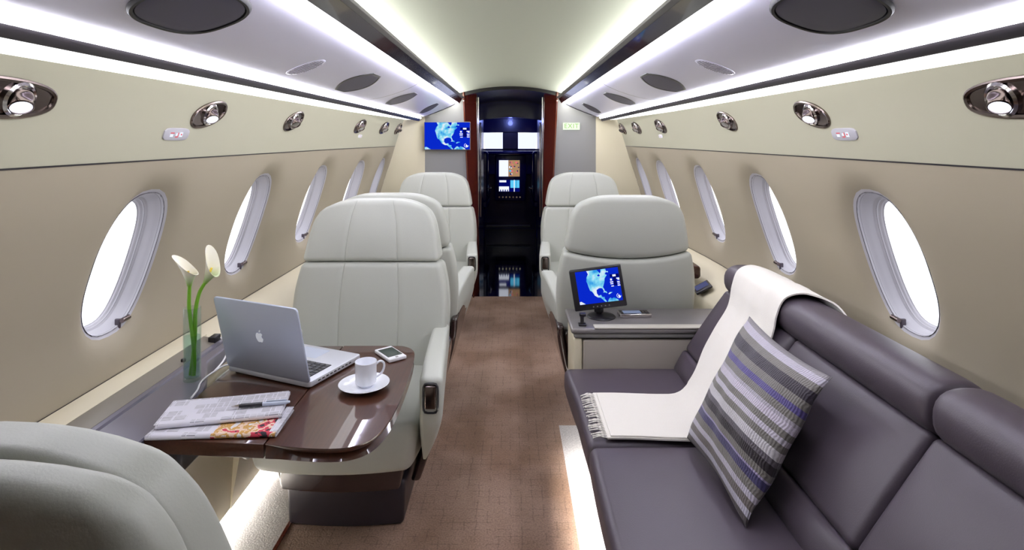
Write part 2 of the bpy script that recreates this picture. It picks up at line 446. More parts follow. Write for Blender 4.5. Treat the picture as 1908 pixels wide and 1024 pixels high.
# floor: aisle carpet, side strips, rail
structure(MB().add(box(-.78, .232, Y0, 2.72, -.05, 0)).add(box(-.78, 1.12, 2.72, YB, -.05, 0)).build('floor', carpet_m, smooth=False))
structure(MB().add(box(-1.12, -.792, Y0, YB, -.05, 0)).add(box(.232, 1.12, Y0, 2.72, -.05, 0)).build('floor_side', side_carpet, smooth=False))
structure(MB().add(box(-.792, -.78, Y0, YB, -.05, .003)).build('trim_1', frame_w, smooth=False))

# ceiling
def cz(x): return 1.822-.31*x*x
structure(MB().add(patch(lambda x, y: (x, y, cz(x)), frange(-.66, .66, 40), frange(Y0, YB, 8))).build('ceiling', ceil_m))
# closing wall behind the camera
structure(MB().add(box(-1.2, 1.2, Y0-.05, Y0, -.05, 1.9)).build('wall_back', frame_w, smooth=False))

# forward bulkhead with arched opening
def bulkhead(sg, name):
    zs = frange(0, 1.79, 20)
    m = MB().add(patch(lambda z, t: (sg*((.335+.08*(z/1.79))+(1.0-(.335+.08*(z/1.79)))*t), YB, z), zs, frange(0, 1, 4)))
    return structure(m.build(name, bulk_m, smooth=False))
bulkhead(-1, 'wall_front_left'); bulkhead(1, 'wall_front_right')

# overhead passenger panels
PY1 = 4.70
YL = .66   # the strips of the aft cabin behind this point are switched off
def po(Y):  # outboard edge
    t = min(1, max(0, (Y-3.2)/1.5)); t = t*t*(3-2*t)
    return .850-.105*t, 1.567-.028*t
def pi_(Y): return .438-.006*min(1, max(0, (Y-3.2)/1.5)), 1.664
def psu(u, Y, off=0):
    xo, zo = po(Y); xi, zi = pi_(Y)
    return xo+(xi-xo)*u, zo+(zi-zo)*u-.003*max(0, math.sin(PI*u))+.020*(math.exp(-max(0, u)/.07)+math.exp(-max(0, 1-u)/.07))-off
def overhead(sg, label):
    root = thing('overhead_panel', label, 'overhead panel', (sg*.64, 1.5, 1.60))
    O = Vector(root.location)
    def W(x, y, z): return (sg*x-O.x, y-O.y, z-O.z)
    ys = frange(Y0, PY1, 36)
    seam = lambda u, yb: yb + .22*(.5-u) + .10*math.sin(PI*u)
    # panel in three lengths divided by curved seams
    cuts = [lambda u: Y0, lambda u: seam(u, 3.02), lambda u: PY1]
    for a, b in zip(cuts, cuts[1:]):
        g = .004
        MB().add(patch(lambda u, t: W(*(lambda x, z, y: (x, y, z))(*psu(u, a(u)+g+(b(u)-a(u)-2*g)*t), a(u)+g+(b(u)-a(u)-2*g)*t)), frange(0.004, .996, 24), frange(0, 1, 30))).build('panel', overhead_m, root)
    MB().add(patch(lambda u, y: W(*(lambda x, z: (x, y, z+.012))(*psu(u, y))), frange(-.02, 1.02, 20), ys)).build('backing', rail_m, root)
    # outboard dark rail
    sect = [(-.004, .004), (.006, -.022), (.012, -.026), (.020, -.024), (.020, .012), (-.004, .012)]
    MB().add(loft([[W(po(y)[0]+dx, y, po(y)[1]+dz) for dx, dz in sect] for y in ys])).build('outboard_rail', rail_m, root)
    # inboard glossy band and grey moulding above it
    MB().add(loft([[W(pi_(y)[0]+dx, y, pi_(y)[1]+dz) for dx, dz in ((.000, -.002), (-.010, -.004), (-.034, .034), (-.030, .040), (.01, .03))] for y in ys])).build('gloss_band', dark_gloss, root)
    MB().add(loft([[W(pi_(y)[0]+dx, y, pi_(y)[1]+dz) for dx, dz in ((-.032, .036), (-.050, .040), (-.052, .046), (-.050, .050), (-.02, .05))] for y in ys])).build('moulding', grey_trim, root)
    # light strips
    MB().add(loft([[W(po(y)[0]+dx, y, po(y)[1]+dz) for dx, dz in ((-.004, .016), (-.008, -.001), (-.001, -.004), (.003, .016))] for y in frange(YL, PY1, 24)])).build('light_strip', led_po, root)
    MB().add(loft([[W(pi_(y)[0]+dx, y, pi_(y)[1]+dz) for dx, dz in ((.006, .016), (.010, -.011), (-.002, -.010), (-.004, .016))] for y in frange(YL, PY1, 24)])).build('light_strip', led_pi, root)
    MB().add(loft([[W(.475+dx, y, 1.695+dz) for dx, dz in ((-.02, 0), (.035, 0), (.035, .006), (-.02, .006))] for y in frange(YL, YB-.03, 8)])).build('light_strip', led_ceil, root)
    # cap closing the forward end
    us = frange(0, 1, 16)
    MB().add(patch(lambda u, t: W(psu(u, PY1)[0], PY1+.002+.0*t, psu(u, PY1)[1]-.006+(.12)*t), us, [0, .2, 1])).add(patch(lambda u, t: W(psu(u, PY1)[0], PY1-.008+.012*t, psu(u, PY1)[1]-.006), us, [0, 1])).build('end_cap', rail_m, root)
    # upper tray hiding the strip from above the panel
    MB().add(patch(lambda y, t: W(.43+.5*t, y, 1.69-.02*t), frange(Y0, PY1, 6), [0, 1])).build('tray', grey_trim, root)
    def plate(outline, yc, uc, name, m, th, rim=None, skew=.5):
        NS = len(outline)
        def P(a, b, off):
            u = uc + a; x, z = psu(u, yc + b + skew*(-a)*.40, off); return W(x, yc+b+skew*(-a)*.40, z)
        rings = [[P(a*q, b*q, off) for a, b in outline] for q, off in ((.02, th), (.35, th), (.7, th), (.9, th), (.97, th*.8), (1.0, 0), (1.0, -.004))]
        o = MB().add(loft(rings, True)).build(name, m, root)
        if rim:
            rr = [[P(a*q, b*q, off) for a, b in outline] for q, off in ((.99, 0), (1.0, th*1.15), (1.06, th*1.2), (1.10, th*.6), (1.10, -.003))]
            MB().add(loft(rr, False)).build('rim', rim, o)
        return o
    lens = [sup2(2*PI*k/56, 2.7, .215, .125) for k in range(56)]
    plate(lens, 1.10, .575, 'hatch', hatch_m, .007, mat('hatch_rim', (12, 11, 18), .6), .35)
    lens = [sup2(2*PI*k/40, 2.3, .19, .052) for k in range(40)]
    # lens-shaped speaker grilles
    def gr(hx, hy):
        out = []
        for k in range(17): t = -1+2*k/16; out.append((hx*t, -hy*(1-.62*t*t)))
        for k in range(17): t = 1-2*k/16; out.append((hx*t, hy*(1-.62*t*t)))
        return out
    for (yc, hx, hy) in ((2.46, .24, .15), (3.42, .24, .125), (4.28, .225, .09)):
        plate(gr(hx, hy), yc, .46, 'speaker_grille', grille_m, .003, black_p, .9)
    o = plate(lens, 1.88, .42, 'perforated_vent', overhead_m, .002, None, .6)
    hm = MB()
    for i in range(-9, 10):
        for j in range(-4, 5):
            a, b = i*.020, j*.0105
            if (a/.17)**2+(b/.046)**2 < 1:
                x, z = psu(.42+a, 1.88+b-.24*a, .0024); hm.add(rbox(.0022, .0015, .0006, .0005, (1, 1, 1), k=1), 0, T(*W(x, 1.88+b-.24*a, z)))
    hm.build('perforation', grille_m, o)
    return root
overhead(-1, 'long lavender white overhead panel along the left side with dark rails and speaker grilles')
overhead(1, 'long lavender white overhead panel along the right side with dark rails and speaker grilles')
# light coves between the overhead panels and the walls
for sg, nm in ((-1, 'left'), (1, 'right')):
    o = MB().add(loft([[(sg*x, y, z) for x, z in ((po(y)[0]+.021, po(y)[1]-.014), (wx(1.520, y)-.002, 1.524), (wx(1.53, y)+.01, 1.545), (po(y)[0]+.021, po(y)[1]+.010))] for y in frange(YL, 4.66, 30)])).build('cove_light', led_cove)
    tagp(o, 'continuous white glowing light cove above the %s window wall' % nm, 'light')
    structure(MB().add(loft([[(sg*x, y, z) for x, z in ((po(y)[0]+.01, po(y)[1]+.014), (wx(1.53, y)+.05, 1.552), (wx(1.53, y)+.05, 1.62), (po(y)[0]+.0, po(y)[1]+.05))] for y in frange(Y0, YB, 30)])).build('trim_%s_cove' % nm, cream))
    # filler between panel end and bulkhead
    structure(MB().add(patch(lambda x, y: (sg*x, y, 1.565+.0*x), [.70, 1.0], [4.66, YB])).build('ceiling_filler_%s' % nm, cream))

# ------------------------------------------------------------------ reading lights and sign plates on the walls
def wall_frame(sg, Y, z):
    # matrix: local x along Y, local y up the wall, local z inward normal
    p = Vector((sg*wx(z, Y), Y, z)); p2 = Vector((sg*wx(z+.02, Y), Y, z+.02)); pY = Vector((sg*wx(z, Y+.02), Y+.02, z))
    up = (p2-p).normalized(); al = (pY-p).normalized(); nrm = al.cross(up)
    if nrm.x*sg > 0: nrm = -nrm
    al = up.cross(nrm)
    M = Matrix((al, up, nrm)).transposed().to_4x4(); M.translation = p
    return M
def reading_light(sg, Y, z, label, lit, twin=False):
    M = wall_frame(sg, Y, z)
    root = thing('reading_light', label, 'reading light', M.translation, group='reading lights along the cabin walls')
    L = M.copy(); L.translation = (0, 0, 0)
    fw = -sg  # local x sign that points toward +Y
    off = (0, 0)
    cs = [0.0]
    if twin: cs = [0.0, -.135]
    sy = 1 if (L @ Vector((1, 0, 0))).y > 0 else -1
    # bezel
    NS = 48
    def rr(t, h):
        out = []
        for k in range(NS):
            a = 2*PI*k/NS
            x, y = sup2(a, 2.2 if not twin else 2.6, (.096 if not twin else .160)-t, .043-t*.9)
            if not twin: x, y = x*.97-y*.24, x*.24+y*.97
            out.append((sy*(x+(0 if not twin else -.068)), y, h))
        return out
    MB().add(loft([rr(0, -.002), rr(.001, .004), rr(.005, .006), rr(.011, .005), rr(.013, .0), rr(.015, -.001)], False), 0, L).build('bezel', chrome, root)
    MB().add(([ (x, y, .001) for x, y, _ in rr(.012, 0)], [tuple(range(NS))]), 0, L).build('plate', chrome, root, smooth=False)
    for c in cs:
        D = L @ T(sy*c, 0, 0)
        MB().add(lathe([(.036, .000), (.036, .006), (.031, .010), (.027, .008), (.026, .002)], 32), 0, D).build('ring', bright_chrome, root)
        tilt = D @ T(0, 0, .004) @ R(sy*(-.50), 'Y') @ R(.55, 'X')
        e = MB().add(lathe([(.018, -.014), (.024, -.004), (.023, .006), (.0205, .010), (.0205, .021), (.019, .0225), (.0172, .0225), (.017, .019)], 32), 0, tilt).build('eyeball', chrome, root)
        MB().add(lathe([(.0001, .0200), (.010, .0205), (.0171, .0195), (.0171, .017), (.0001, .017)], 28), 0, tilt).build('lens', lens_m if lit else bright_chrome, e)
    return root
for sg, nm in ((-1, 'left'), (1, 'right')):
    ww = (('twin chrome reading light nearest the camera high on the %s wall', 1.10, True, True),
          ('lit chrome reading light on the %s wall just above the small indicator plate', 1.80, True, False),
          ('third chrome reading light from the camera on the %s wall, lens unlit', 2.50, False, False),
          ('fourth chrome reading light from the camera on the %s wall above the far windows', 3.55, False, False),
          ('fifth chrome reading light from the camera on the %s wall, between two others', 4.08, False, False),
          ('farthest chrome reading light on the %s wall, nearest the bulkhead', 4.50, False, False))
    for lab, Y, lit, twin in ww:
        reading_light(sg, Y, 1.447, lab % nm, lit, twin)
    for Y, s, lab in ((1.66, 1.0, 'small grey indicator plate with lit red icons on the %s wall below a reading light'), (3.62, .6, 'tiny pale indicator plate on the %s wall above the far windows')):
        M = wall_frame(sg, Y, 1.383 if s == 1 else 1.385); root = thing('indicator_plate', lab % nm, 'indicator', M.translation)
        L = M.copy(); L.translation = (0, 0, 0); L = L @ Matrix.Scale(s, 4)
        ol = [sup(2*PI*k/40, 4.5, .062, .019) for k in range(40)]
        MB().add(prism(ol, -.002, .004, .002), 0, L).build('plate', frame_m if s == 1 else white_pl, root)
        sy = 1 if (L @ Vector((1, 0, 0))).y*sg < 0 else -1
        ic = MB()
        ic.add(box(-.034, -.016, .003, .006, .004, .005), 0).add(box(-.034, -.020, -.007, .001, .004, .005), 1)
        ic.add(rbox(.004, .004, .0006, .0005, (1, 1, 1), k=1, c=(-.003, .0, .0045)), 1).add(box(.003, .006, -.008, .006, .004, .005), 0).add(box(-.008, .006, -.009, -.006, .004, .005), 0)
        ic.add(box(.012, .026, -.007, .007, .004, .005), 1).add(box(.016, .022, -.002, .003, .005, .0055), 0)
        ic.build('icons', [icon_red, scr_white], root, smooth=False).matrix_local = L

# ------------------------------------------------------------------ map screens
def map_polys():
    def n(pts): return [((x-160)/1165, 1-(y-180)/675) for x, y in pts]
    land = n([(470, 181), (505, 250), (455, 310), (430, 390), (450, 440), (470, 520), (495, 590), (540, 610), (570, 650), (600, 700), (680, 745), (740, 750), (790, 790), (830, 830), (872, 852), (900, 850), (858, 800), (845, 770), (858, 750), (790, 742), (770, 700), (700, 712), (662, 660), (668, 590), (735, 562), (800, 560), (835, 580), (860, 630), (884, 615), (852, 545), (880, 500), (915, 440), (935, 370), (985, 330), (1000, 310), (950, 290), (990, 250), (1048, 262), (1050, 235), (1000, 235), (990, 182), (860, 182), (850, 240), (820, 262), (790, 220), (750, 182)])
    cuba = n([(835, 655), (870, 625), (925, 640), (940, 680), (890, 660)])
    isl = n([(965, 695), (1010, 665), (1085, 668), (1060, 682), (990, 705)])
    sam = n([(915, 855), (960, 800), (1000, 775), (1050, 800), (1090, 780), (1150, 800), (1200, 830), (1215, 855)])
    haw = n([(162, 800), (210, 790), (255, 815), (320, 850), (165, 853)])
    lake = n([(745, 290), (790, 275), (820, 300), (800, 320), (755, 315)])
    navy = n([(1080, 310), (1320, 310), (1320, 380), (1240, 380), (1240, 545), (1150, 545), (1150, 370), (1080, 370)])
    bars = [n([(a, y), (b, y), (b, y+d), (a, y+d)]) for a, b, y, d in ((1150, 1238, 318, 40), (1075, 1120, 395, 40), (1060, 1145, 455, 20), (1066, 1140, 492, 18), (1078, 1145, 540, 18), (1240, 1320, 392, 22), (1270, 1320, 415, 22), (1250, 1318, 465, 18), (1255, 1315, 500, 16), (1250, 1320, 535, 20))]
    comp = n([(1235, 725), (1280, 775), (1240, 805), (1215, 760)])
    ring = [(x, y) for x, y in n([(1235+58*math.cos(a), 755+50*math.sin(a)) for a in [2*PI*k/24 for k in range(18)]])]
    ring += [(x, y) for x, y in n([(1235+48*math.cos(a), 755+41*math.sin(a)) for a in [2*PI*k/24 for k in range(17, -1, -1)]])]
    return land, [cuba, isl, sam, haw], lake, navy, bars+[comp, ring]
def map_screen(w_, h_):
    # in the local xz plane facing -y, origin centre
    m = MB(); m.add(box(-w_/2, w_/2, -.001, .002, -h_/2, h_/2), 0)
    def poly(p, d, mi): m.add(([((x-.5)*w_, -.001-d, (y-.5)*h_) for x, y in p], [tuple(range(len(p)))]), mi)
    land, more, lake, navy, white = map_polys()
    poly(land, .0004, 1)
    for p in more: poly(p, .0004, 1)
    poly(lake, .0008, 0); poly(navy, .0004, 2)
    for p in white: poly(p, .0008, 3)
    return m
MAPM = [scr_blue, map_m, scr_navy, scr_white]
wd = thing('wall_display', 'blue map screen mounted flat on the grey bulkhead left of the cockpit doorway', 'screen', (-.5425, YB-.056, 1.393))
MB().add(rbox(.199, .012, .121, .004, (1, 1, 1), k=2, c=(0, .014, 0))).build('bezel', grey_trim, wd)
map_screen(.388, .232).build('screen', MAPM, wd, smooth=False, recalc=False)

ex = thing('exit_sign', 'small glowing pale green exit sign on the grey bulkhead right of the doorway', 'sign', (.528, YB-.012, 1.477))
MB().add(box(-.073, .073, -.006, .011, -.031, .031, .003)).build('plate', exit_bg, ex, smooth=False)
fc = bpy.data.curves.new('letters', 'FONT'); fc.body = 'EXIT'; fc.size = .055; fc.align_x = 'CENTER'; fc.align_y = 'CENTER'; fc.extrude = .0006; fc.space_character = 1.15
to = bpy.data.objects.new('letters', fc); C.objects.link(to)
bpy.context.view_layer.update()
me = bpy.data.meshes.new_from_object(to); bpy.data.objects.remove(to)
me.materials.clear(); me.materials.append(exit_fg)
lt = bpy.data.objects.new('letters', me); C.objects.link(lt); lt.parent = ex; lt.location = (0, -.007, 0); lt.rotation_euler = (PI/2, 0, 0)

# ------------------------------------------------------------------ doorway, vestibule and cockpit
for sg, nm in ((-1, 'left'), (1, 'right')):
    zs = frange(0, 1.785, 24)
    def xo(z): return .325+.09*(z/1.79)
    def xi(z): return .278+.022*(z/1.79)
    m = MB().add(loft([[(sg*xo(z), YB+.0, z), (sg*xo(z), YB-.03, z), (sg*(xo(z)-.012), YB-.038, z), (sg*(xi(z)+.012), YB+.11, z), (sg*xi(z), YB+.14, z), (sg*xi(z), YB+.22, z), (sg*xo(z), YB+.22, z)] for z in zs]))
    structure(m.build('trim_door_%s' % nm, frame_w))
    structure(MB().add(box(sg*.283, sg*.291, YB+.16, YB+.175, 0, 1.74)).build('trim_chrome_%s' % nm, bright_chrome, smooth=False))
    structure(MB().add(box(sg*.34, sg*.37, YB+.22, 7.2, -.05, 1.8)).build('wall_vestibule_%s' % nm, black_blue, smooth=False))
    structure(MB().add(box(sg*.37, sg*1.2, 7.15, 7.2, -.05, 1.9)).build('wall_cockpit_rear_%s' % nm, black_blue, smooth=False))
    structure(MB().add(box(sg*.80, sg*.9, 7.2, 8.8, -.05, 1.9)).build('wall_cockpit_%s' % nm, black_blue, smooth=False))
    for k, (yy, zz0, zz1) in enumerate(((5.6, .8, 1.5), (6.3, .5, 1.55))):
        o = MB().add(box(sg*.322, sg*.338, yy, yy+.02, zz0, zz1, .003)).build('door_handle_bar', bright_chrome)
        tagp(o, 'slim vertical chrome edge bar on the %s vestibule cupboard, %s' % (nm, 'nearer the cabin' if k == 0 else 'nearer the cockpit'), 'handle')
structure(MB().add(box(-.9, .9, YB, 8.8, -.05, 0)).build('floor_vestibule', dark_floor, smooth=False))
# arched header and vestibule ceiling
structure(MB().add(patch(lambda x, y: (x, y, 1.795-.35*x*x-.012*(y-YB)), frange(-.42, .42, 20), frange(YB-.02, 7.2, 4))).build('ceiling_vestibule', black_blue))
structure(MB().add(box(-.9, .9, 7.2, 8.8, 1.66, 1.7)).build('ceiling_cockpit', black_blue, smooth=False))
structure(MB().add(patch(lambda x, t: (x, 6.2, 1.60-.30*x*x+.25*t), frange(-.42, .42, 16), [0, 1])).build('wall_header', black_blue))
for nm_, loc_, e_ in (('cockpit_blue_fill', (0, 7.9, 1.62), 4.0),):  # unseen blue fill, added to lift the dark cockpit toward navy
    l_ = bpy.data.lights.new(nm_, 'POINT'); l_.color = (.25, .32, 1.0); l_.energy = e_; l_.shadow_soft_size = .04
    o_ = bpy.data.objects.new(nm_, l_); C.objects.link(o_); o_.location = loc_
YC = 8.6
structure(MB().add(loft([[(x, YB-.022, 1.796-.35*x*x), (x, YB+.25, 1.796-.35*x*x), (x, YB+.25, 1.90), (x, YB-.022, 1.90)] for x in frange(-1.0, 1.0, 30)])).build('wall_front_top', dark_gloss))
def wscreen(sg, n):
    pts = [(sg*.115, 1.215), (sg*.375, 1.215), (sg*.40, 1.29), (sg*.405, 1.462), (sg*.115, 1.455)]
    o = MB().add(([(x, YC, z) for x, z in pts], [tuple(range(5))])).build('window_%d' % n, wind_m, smooth=False)
    structure(o)
wscreen(-1, 19); wscreen(1, 20)
# cockpit front wall around the two windscreens
m = MB()
for x0, x1, z0, z1 in ((-.9, .9, 1.46, 1.9), (-.9, -.405, 1.2, 1.47), (.405, .9, 1.2, 1.47), (-.115, .115, 1.2, 1.47), (-.9, .9, -.05, 1.216)):
    m.add(box(x0, x1, YC-.01, YC+.03, z0, z1))
structure(m.build('wall_cockpit_front', black_blue, smooth=False))
pn = thing('instrument_panel', 'dark blue cockpit instrument panel with two lit displays below the windscreens', 'instrument panel', (0, 8.3, 0))
MB().add(box(-.42, .42, -.12, .25, 1.14, 1.19, .02)).add(rbox(.40, .06, .16, .02, (1, 1, 1), c=(0, .05, 1.0))).build('glareshield', black_blue, pn)
MB().add(box(-.23, .23, -.02, .2, .46, 1.14, .02)).add(tube([(-.205, -.03, 1.1), (-.205, -.03, .80), (-.15, -.03, .42), (.19, -.03, .42), (.225, -.03, .80), (.225, -.03, 1.1)], .006)).build('centre_stack', black_blue, pn)
s1 = MB().add(box(-.165, -.03, -.035, -.025, .82, 1.055), 0).add(box(-.028, .135, -.035, -.025, .82, 1.055), 1)
random.seed(4)
for k in range(22):
    x = random.uniform(-.02, .11); z = random.uniform(.83, 1.03); s1.add(box(x, x+random.uniform(.01, .03), -.0375, -.035, z, z+random.uniform(.01, .03)), random.choice([0, 2, 3, 4]))
s1.build('upper_display', [scr_white, scr_warm, scr_navy, icon_red, scr_cyan], pn, smooth=False)
s2 = MB().add(box(-.165, .135, -.035, -.025, .60, .77), 0).add(box(-.165, -.02, -.0375, -.035, .605, .675), 1).add(box(-.16, -.06, -.0375, -.035, .735, .765), 1).add(box(0, .13, -.0375, -.035, .655, .765), 2).add(box(.05, .062, -.039, -.0375, .60, .77), 1).add(box(.085, .09, -.039, -.0375, .63, .77), 0)
for k in range(8): s2.add(box(-.15+.034*k, -.135+.034*k, -.0385, -.0375, .605, .63), 0)
s2.build('lower_display', [scr_navy, scr_white, scr_cyan], pn, smooth=False)
kb = MB()
for k in range(7): kb.add(lathe([(.0, .012), (.012, .012), (.012, 0)], 12), 0, T(-.16+.05*k, -.025, .52) @ R(PI/2, 'X'))
kb.build('knobs', bright_chrome, pn)
o = MB().add(box(-.34, .28, 8.0, 8.03, .125, .15, .004)).build('foot_rail', grey_trim); tagp(o, 'thin horizontal metal foot rail low in the dark cockpit', 'rail')
for sg, nm in ((-1, 'left'), (1, 'right')):
    ps = thing('pilot_seat', 'dark pilot seat with bright side fittings on the %s of the cockpit' % nm, 'seat', (sg*.50, 7.75, 0), group='pilot seats in the cockpit')
    MB().add(rbox(.20, .05, .35, .04, (3, 1, 4), c=(0, 0, .85))).build('backrest', black_blue, ps)
    MB().add(rbox(.20, .22, .06, .04, (3, 3, 1), c=(0, .2, .48))).build('seat', black_blue, ps)
    MB().add(box(-.15, .15, .0, .35, 0, .42, .02)).build('base', black_blue, ps)
    MB().add(tube(smooth_path([(-sg*.20, -.05, .55), (-sg*.225, -.05, .66), (-sg*.20, -.05, .78), (-sg*.21, -.05, .95)]), .008)).add(rbox(.03, .1, .012, .01, (1, 2, 1), c=(-sg*.21, .02, .70))).build('fitting', bright_chrome, ps)

# ------------------------------------------------------------------ cabin seats
HW = [(.36, .300), (.45, .312), (.55, .318), (.65, .320), (.75, .312), (.85, .290), (.95, .272), (1.02, .255), (1.06, .240), (1.105, .225)]
def lean(z): # y of the backrest centre plane
    return .02 + .165*max(0, z-.42) + .03*max(0, (z-.95)*4)**2*.25
def make_seat():
    root = thing('cabin_armchair', '', 'armchair')
    SX = .115
    seams = [-SX-.005, -SX-.002, -SX, -SX+.002, -SX+.005, SX-.005, SX-.002, SX, SX+.002, SX+.005]
    z0, z1 = .40, 1.105
    def shape(front, zt0, zt1, hyf, sagz=0, wadd=0, bulge=.012, seam=True):
        def d(x, y, z):
            u = x/.30; t = (z-zt0)/(zt1-zt0)
            zz = z
            top = max(0, (z-(zt0+zt1)/2)/((zt1-zt0)/2))
            if zt1 > 1.0: zz = z - .042*top*abs(u)**5
            if sagz: 
                bot = max(0, 1-t*2) if zt1 > 1.0 else max(0, t*2-1)
                zz -= sagz*(1-u*u)*bot
            hw = sinterp(HW, zz)+wadd
            if zt1 > 1.0:
                hw *= 1-.10*max(0, (zz-1.0)/.1)**2
            xx = u*hw
            yy = y
            if front:
                yy = y - bulge*(1-u*u)*math.sin(PI*min(1, max(0, t)))
                # sides of the cushion wrap forward a little
                yy -= .018*max(0, abs(u)-.45)**1.5
                if seam and y < -.5*hyf*0+(-.03):
                    g = sum(math.exp(-((abs(x)-SX)/.0024)**2) for _ in (0,)); yy += .0035*g
            else:
                yy = y + .014*(1-u*u)*math.sin(PI*min(1, max(0, t)))
                yy -= .035*abs(u)**3
            # thinner to the top
            if zt1 > 1.0: yy *= 1-.30*max(0, t)
            return (xx, yy + lean(zz), zz)
        return d
    ex3 = (seams, (), ())
    # front cushions
    MB().add(rbox(.30, .045, .126, .022, (20, 3, 10), shape(True, .853, 1.105, .045), ex3, c=(0, -.045, .979))).build('headrest', seat_l, root)
    MB().add(rbox(.30, .045, .226, .022, (20, 3, 16), shape(True, .40, .851, .045), ex3, c=(0, -.045, .625))).build('back_cushion', seat_l, root)
    # rear shell: upper cover and lower cover meeting in a sagging seam
    MB().add(rbox(.30, .036, .128, .026, (16, 2, 10), shape(False, .849, 1.105, .036, .034, .003), c=(0, .034, .977))).build('headrest_cover', seat_l, root)
    MB().add(rbox(.30, .042, .240, .024, (16, 2, 16), shape(False, .36, .847, .04, .034, .006), c=(0, .036, .606))).build('back_shell', seat_l, root)
    # seat cushion
    def cd(x, y, z):
        u = x/.282; v = (y+.265)/.265
        zz = z + (.014*(1-u*u)*(1-v*v) if z > .36 else 0)
        yy = y - (.035*(1-u*u) if v < 0 else 0)*(-v if v < 0 else 0)
        if z < .36 and v < 0: yy += .012*(.36-z)/.09*(-v)
        return (x*(1-.10*max(0, -v)**2*(max(0, .40-z)/.13)), yy, zz)
    MB().add(rbox(.282, .265, .085, .030, (14, 12, 6), cd, c=(0, -.265, .362))).build('seat_cushion', seat_l, root)
    for sg in (-1, 1):
        def ad(x, y, z, sg=sg):
            # local x 0..1 inner->outer
            t = (x+.036)/.072
            f = min(1, max(0, (-y)/.55))       # 0 back, 1 front
            inner = .262+.030*f; wd_ = .066+.010*f
            if z < .49: wd_ *= max(.12, 1-((.49-z)/.20)**1.4*.9)
            xx = inner + t*wd_
            yy = y
            if z < .46 and f > .5: yy += .9*((.46-z))**1.35*(f-.5)*2
            zz = z + .012*math.sin(PI*f) - .012*(1-f)
            if f < .5: zz = zz if zz > .5 else .5+(zz-.5)*(.10+3.6*f*f)
            return (sg*xx, yy, zz)
        a = MB().add(rbox(.036, .295, .155, .018, (4, 16, 10), ad, c=(0, -.265, .448))).build('armrest', seat_l, root)
        M = T(sg*.3295, -.5605, .540)
        MB().add(loft([[(x, h, z) for x, z in [sup(2*PI*k/32, 5, hx, hz) for k in range(32)]] for hx, hz, h in ((.0265, .0495, .006), (.0265, .0495, -.003), (.0245, .0475, -.005), (.0215, .0440, -.003), (.021, .0435, .004))], False), 0, M).build('lever_bezel', black_p, a)
        MB().add(rbox(.0185, .006, .037, .004, (1, 1, 2), c=(0, -.001, .004)), 0, M).add(box(-.019, .019, .001, .006, -.043, .043), 0, M).build('lever', chrome, a)
        def sd(x, y, z, sg=sg):
            t = (x+.02)/.04; q = min(1, max(0, (.47-z)/.37)); f = min(1, max(0, (-y)/.5))
            xx = .294+.018*f + .034*t - .095*q**1.4
            return (sg*xx, y*(1-.30*q)+.02*q, z)
        MB().add(rbox(.02, .275, .20, .015, (2, 8, 10), sd, c=(0, -.145, .30))).build('side_skirt', skirt_w, root)
    # rear skirt
    def rd(x, y, z):
        q = max(0, (.46-z)/.3); return (x*(1-.28*q**1.5), y-.07*q**1.5, z)
    MB().add(rbox(.30, .03, .17, .02, (8, 2, 8), rd, c=(0, .085, .30))).build('rear_skirt', skirt_w, root)
    def bd(x, y, z):
        return (x*(1-.10*(.28-z)/.12), y - .02*(1-(x/.225)**2)*(1 if y < -.2 else 0), z)
    MB().add(rbox(.225, .265, .060, .012, (8, 4, 3), bd, c=(0, -.165, .225))).build('base_band', skirt_w, root)
    def b2(x, y, z):
        return (x*(1+.03*(z/.15)), y - .018*(1-(x/.20)**2)*(1 if y < -.2 else 0), z)
    MB().add(rbox(.205, .245, .078, .014, (8, 4, 3), b2, c=(0, -.115, .078))).build('base', base_m, root)
    return root
proto = make_seat()
seats = [(-.585, 2.38, 0, 'pale grey leather seat facing the camera behind the laptop table'),
         (-.560, .62, PI, 'pale grey leather seat seen from behind, cut off at the bottom left corner'),
         (-.585, 2.88, PI, 'pale grey leather seat standing back to back behind the one at the laptop table'),
         (-.585, 4.33, 0, 'farthest pale grey leather seat on the left, below the wall map screen'),
         (.545, 2.77, PI, 'pale grey leather seat seen from behind, just beyond the small desk monitor'),
         (.560, 4.33, 0, 'farthest pale grey leather seat on the right, below the exit sign')]
for i, (x, y, r, lab) in enumerate(seats):
    s = proto if i == 0 else copy_tree(proto)
    s.location = (x, y, 0); s.rotation_euler[2] = r; s['label'] = lab; s['group'] = 'leather cabin seats'
    if y < 1:
        for ch in list(s.children):
            if ch.name.startswith('armrest'):
                for g in list(ch.children): bpy.data.objects.remove(g)
                bpy.data.objects.remove(ch)

# ------------------------------------------------------------------ side ledges and console
TZ = .66
for sg, nm, spans in ((-1, 'left', ((2.03, YP), (Y0, .95))), (1, 'right', ((2.0, YP),))):
    m = MB()
    for (a, b) in spans:
        m.add(loft([[(sg*x, y, z) for x, z in ((wx(.66, y)+.004, .672), (wx(.66, y)-.05, .660), (.975*s_of(y), .575), (.965*s_of(y), .56), (.955*s_of(y), .30), (1.0*s_of(y), .045), (wx(.1, y)+.01, .045))] for y in frange(a, b, 12)]))
    o = m.build('side_ledge', cream); structure(o); o.name = 'trim_ledge_%s' % nm
con = thing('side_console', 'pewter grey side console running along the left wall under the windows', 'console', (-.98, 1.3, TZ))
def CW(x, y, z): return (x+.98, y-1.3, z-TZ)
ya, yb = .95, 2.03
def ci(y): return .868+.10*min(1, max(0, (y-1.62)/.2))
MB().add(loft([[CW(-x, y, z) for x, z in ((ci(y), TZ-.004), (ci(y)+.004, TZ), (1.000, TZ), (1.004, TZ-.006), (1.008, TZ-.006), (1.012, TZ), (1.024, TZ+.002), (1.03, TZ-.05), (ci(y), TZ-.05))] for y in frange(ya, yb, 20)])).build('top', console_m, con)
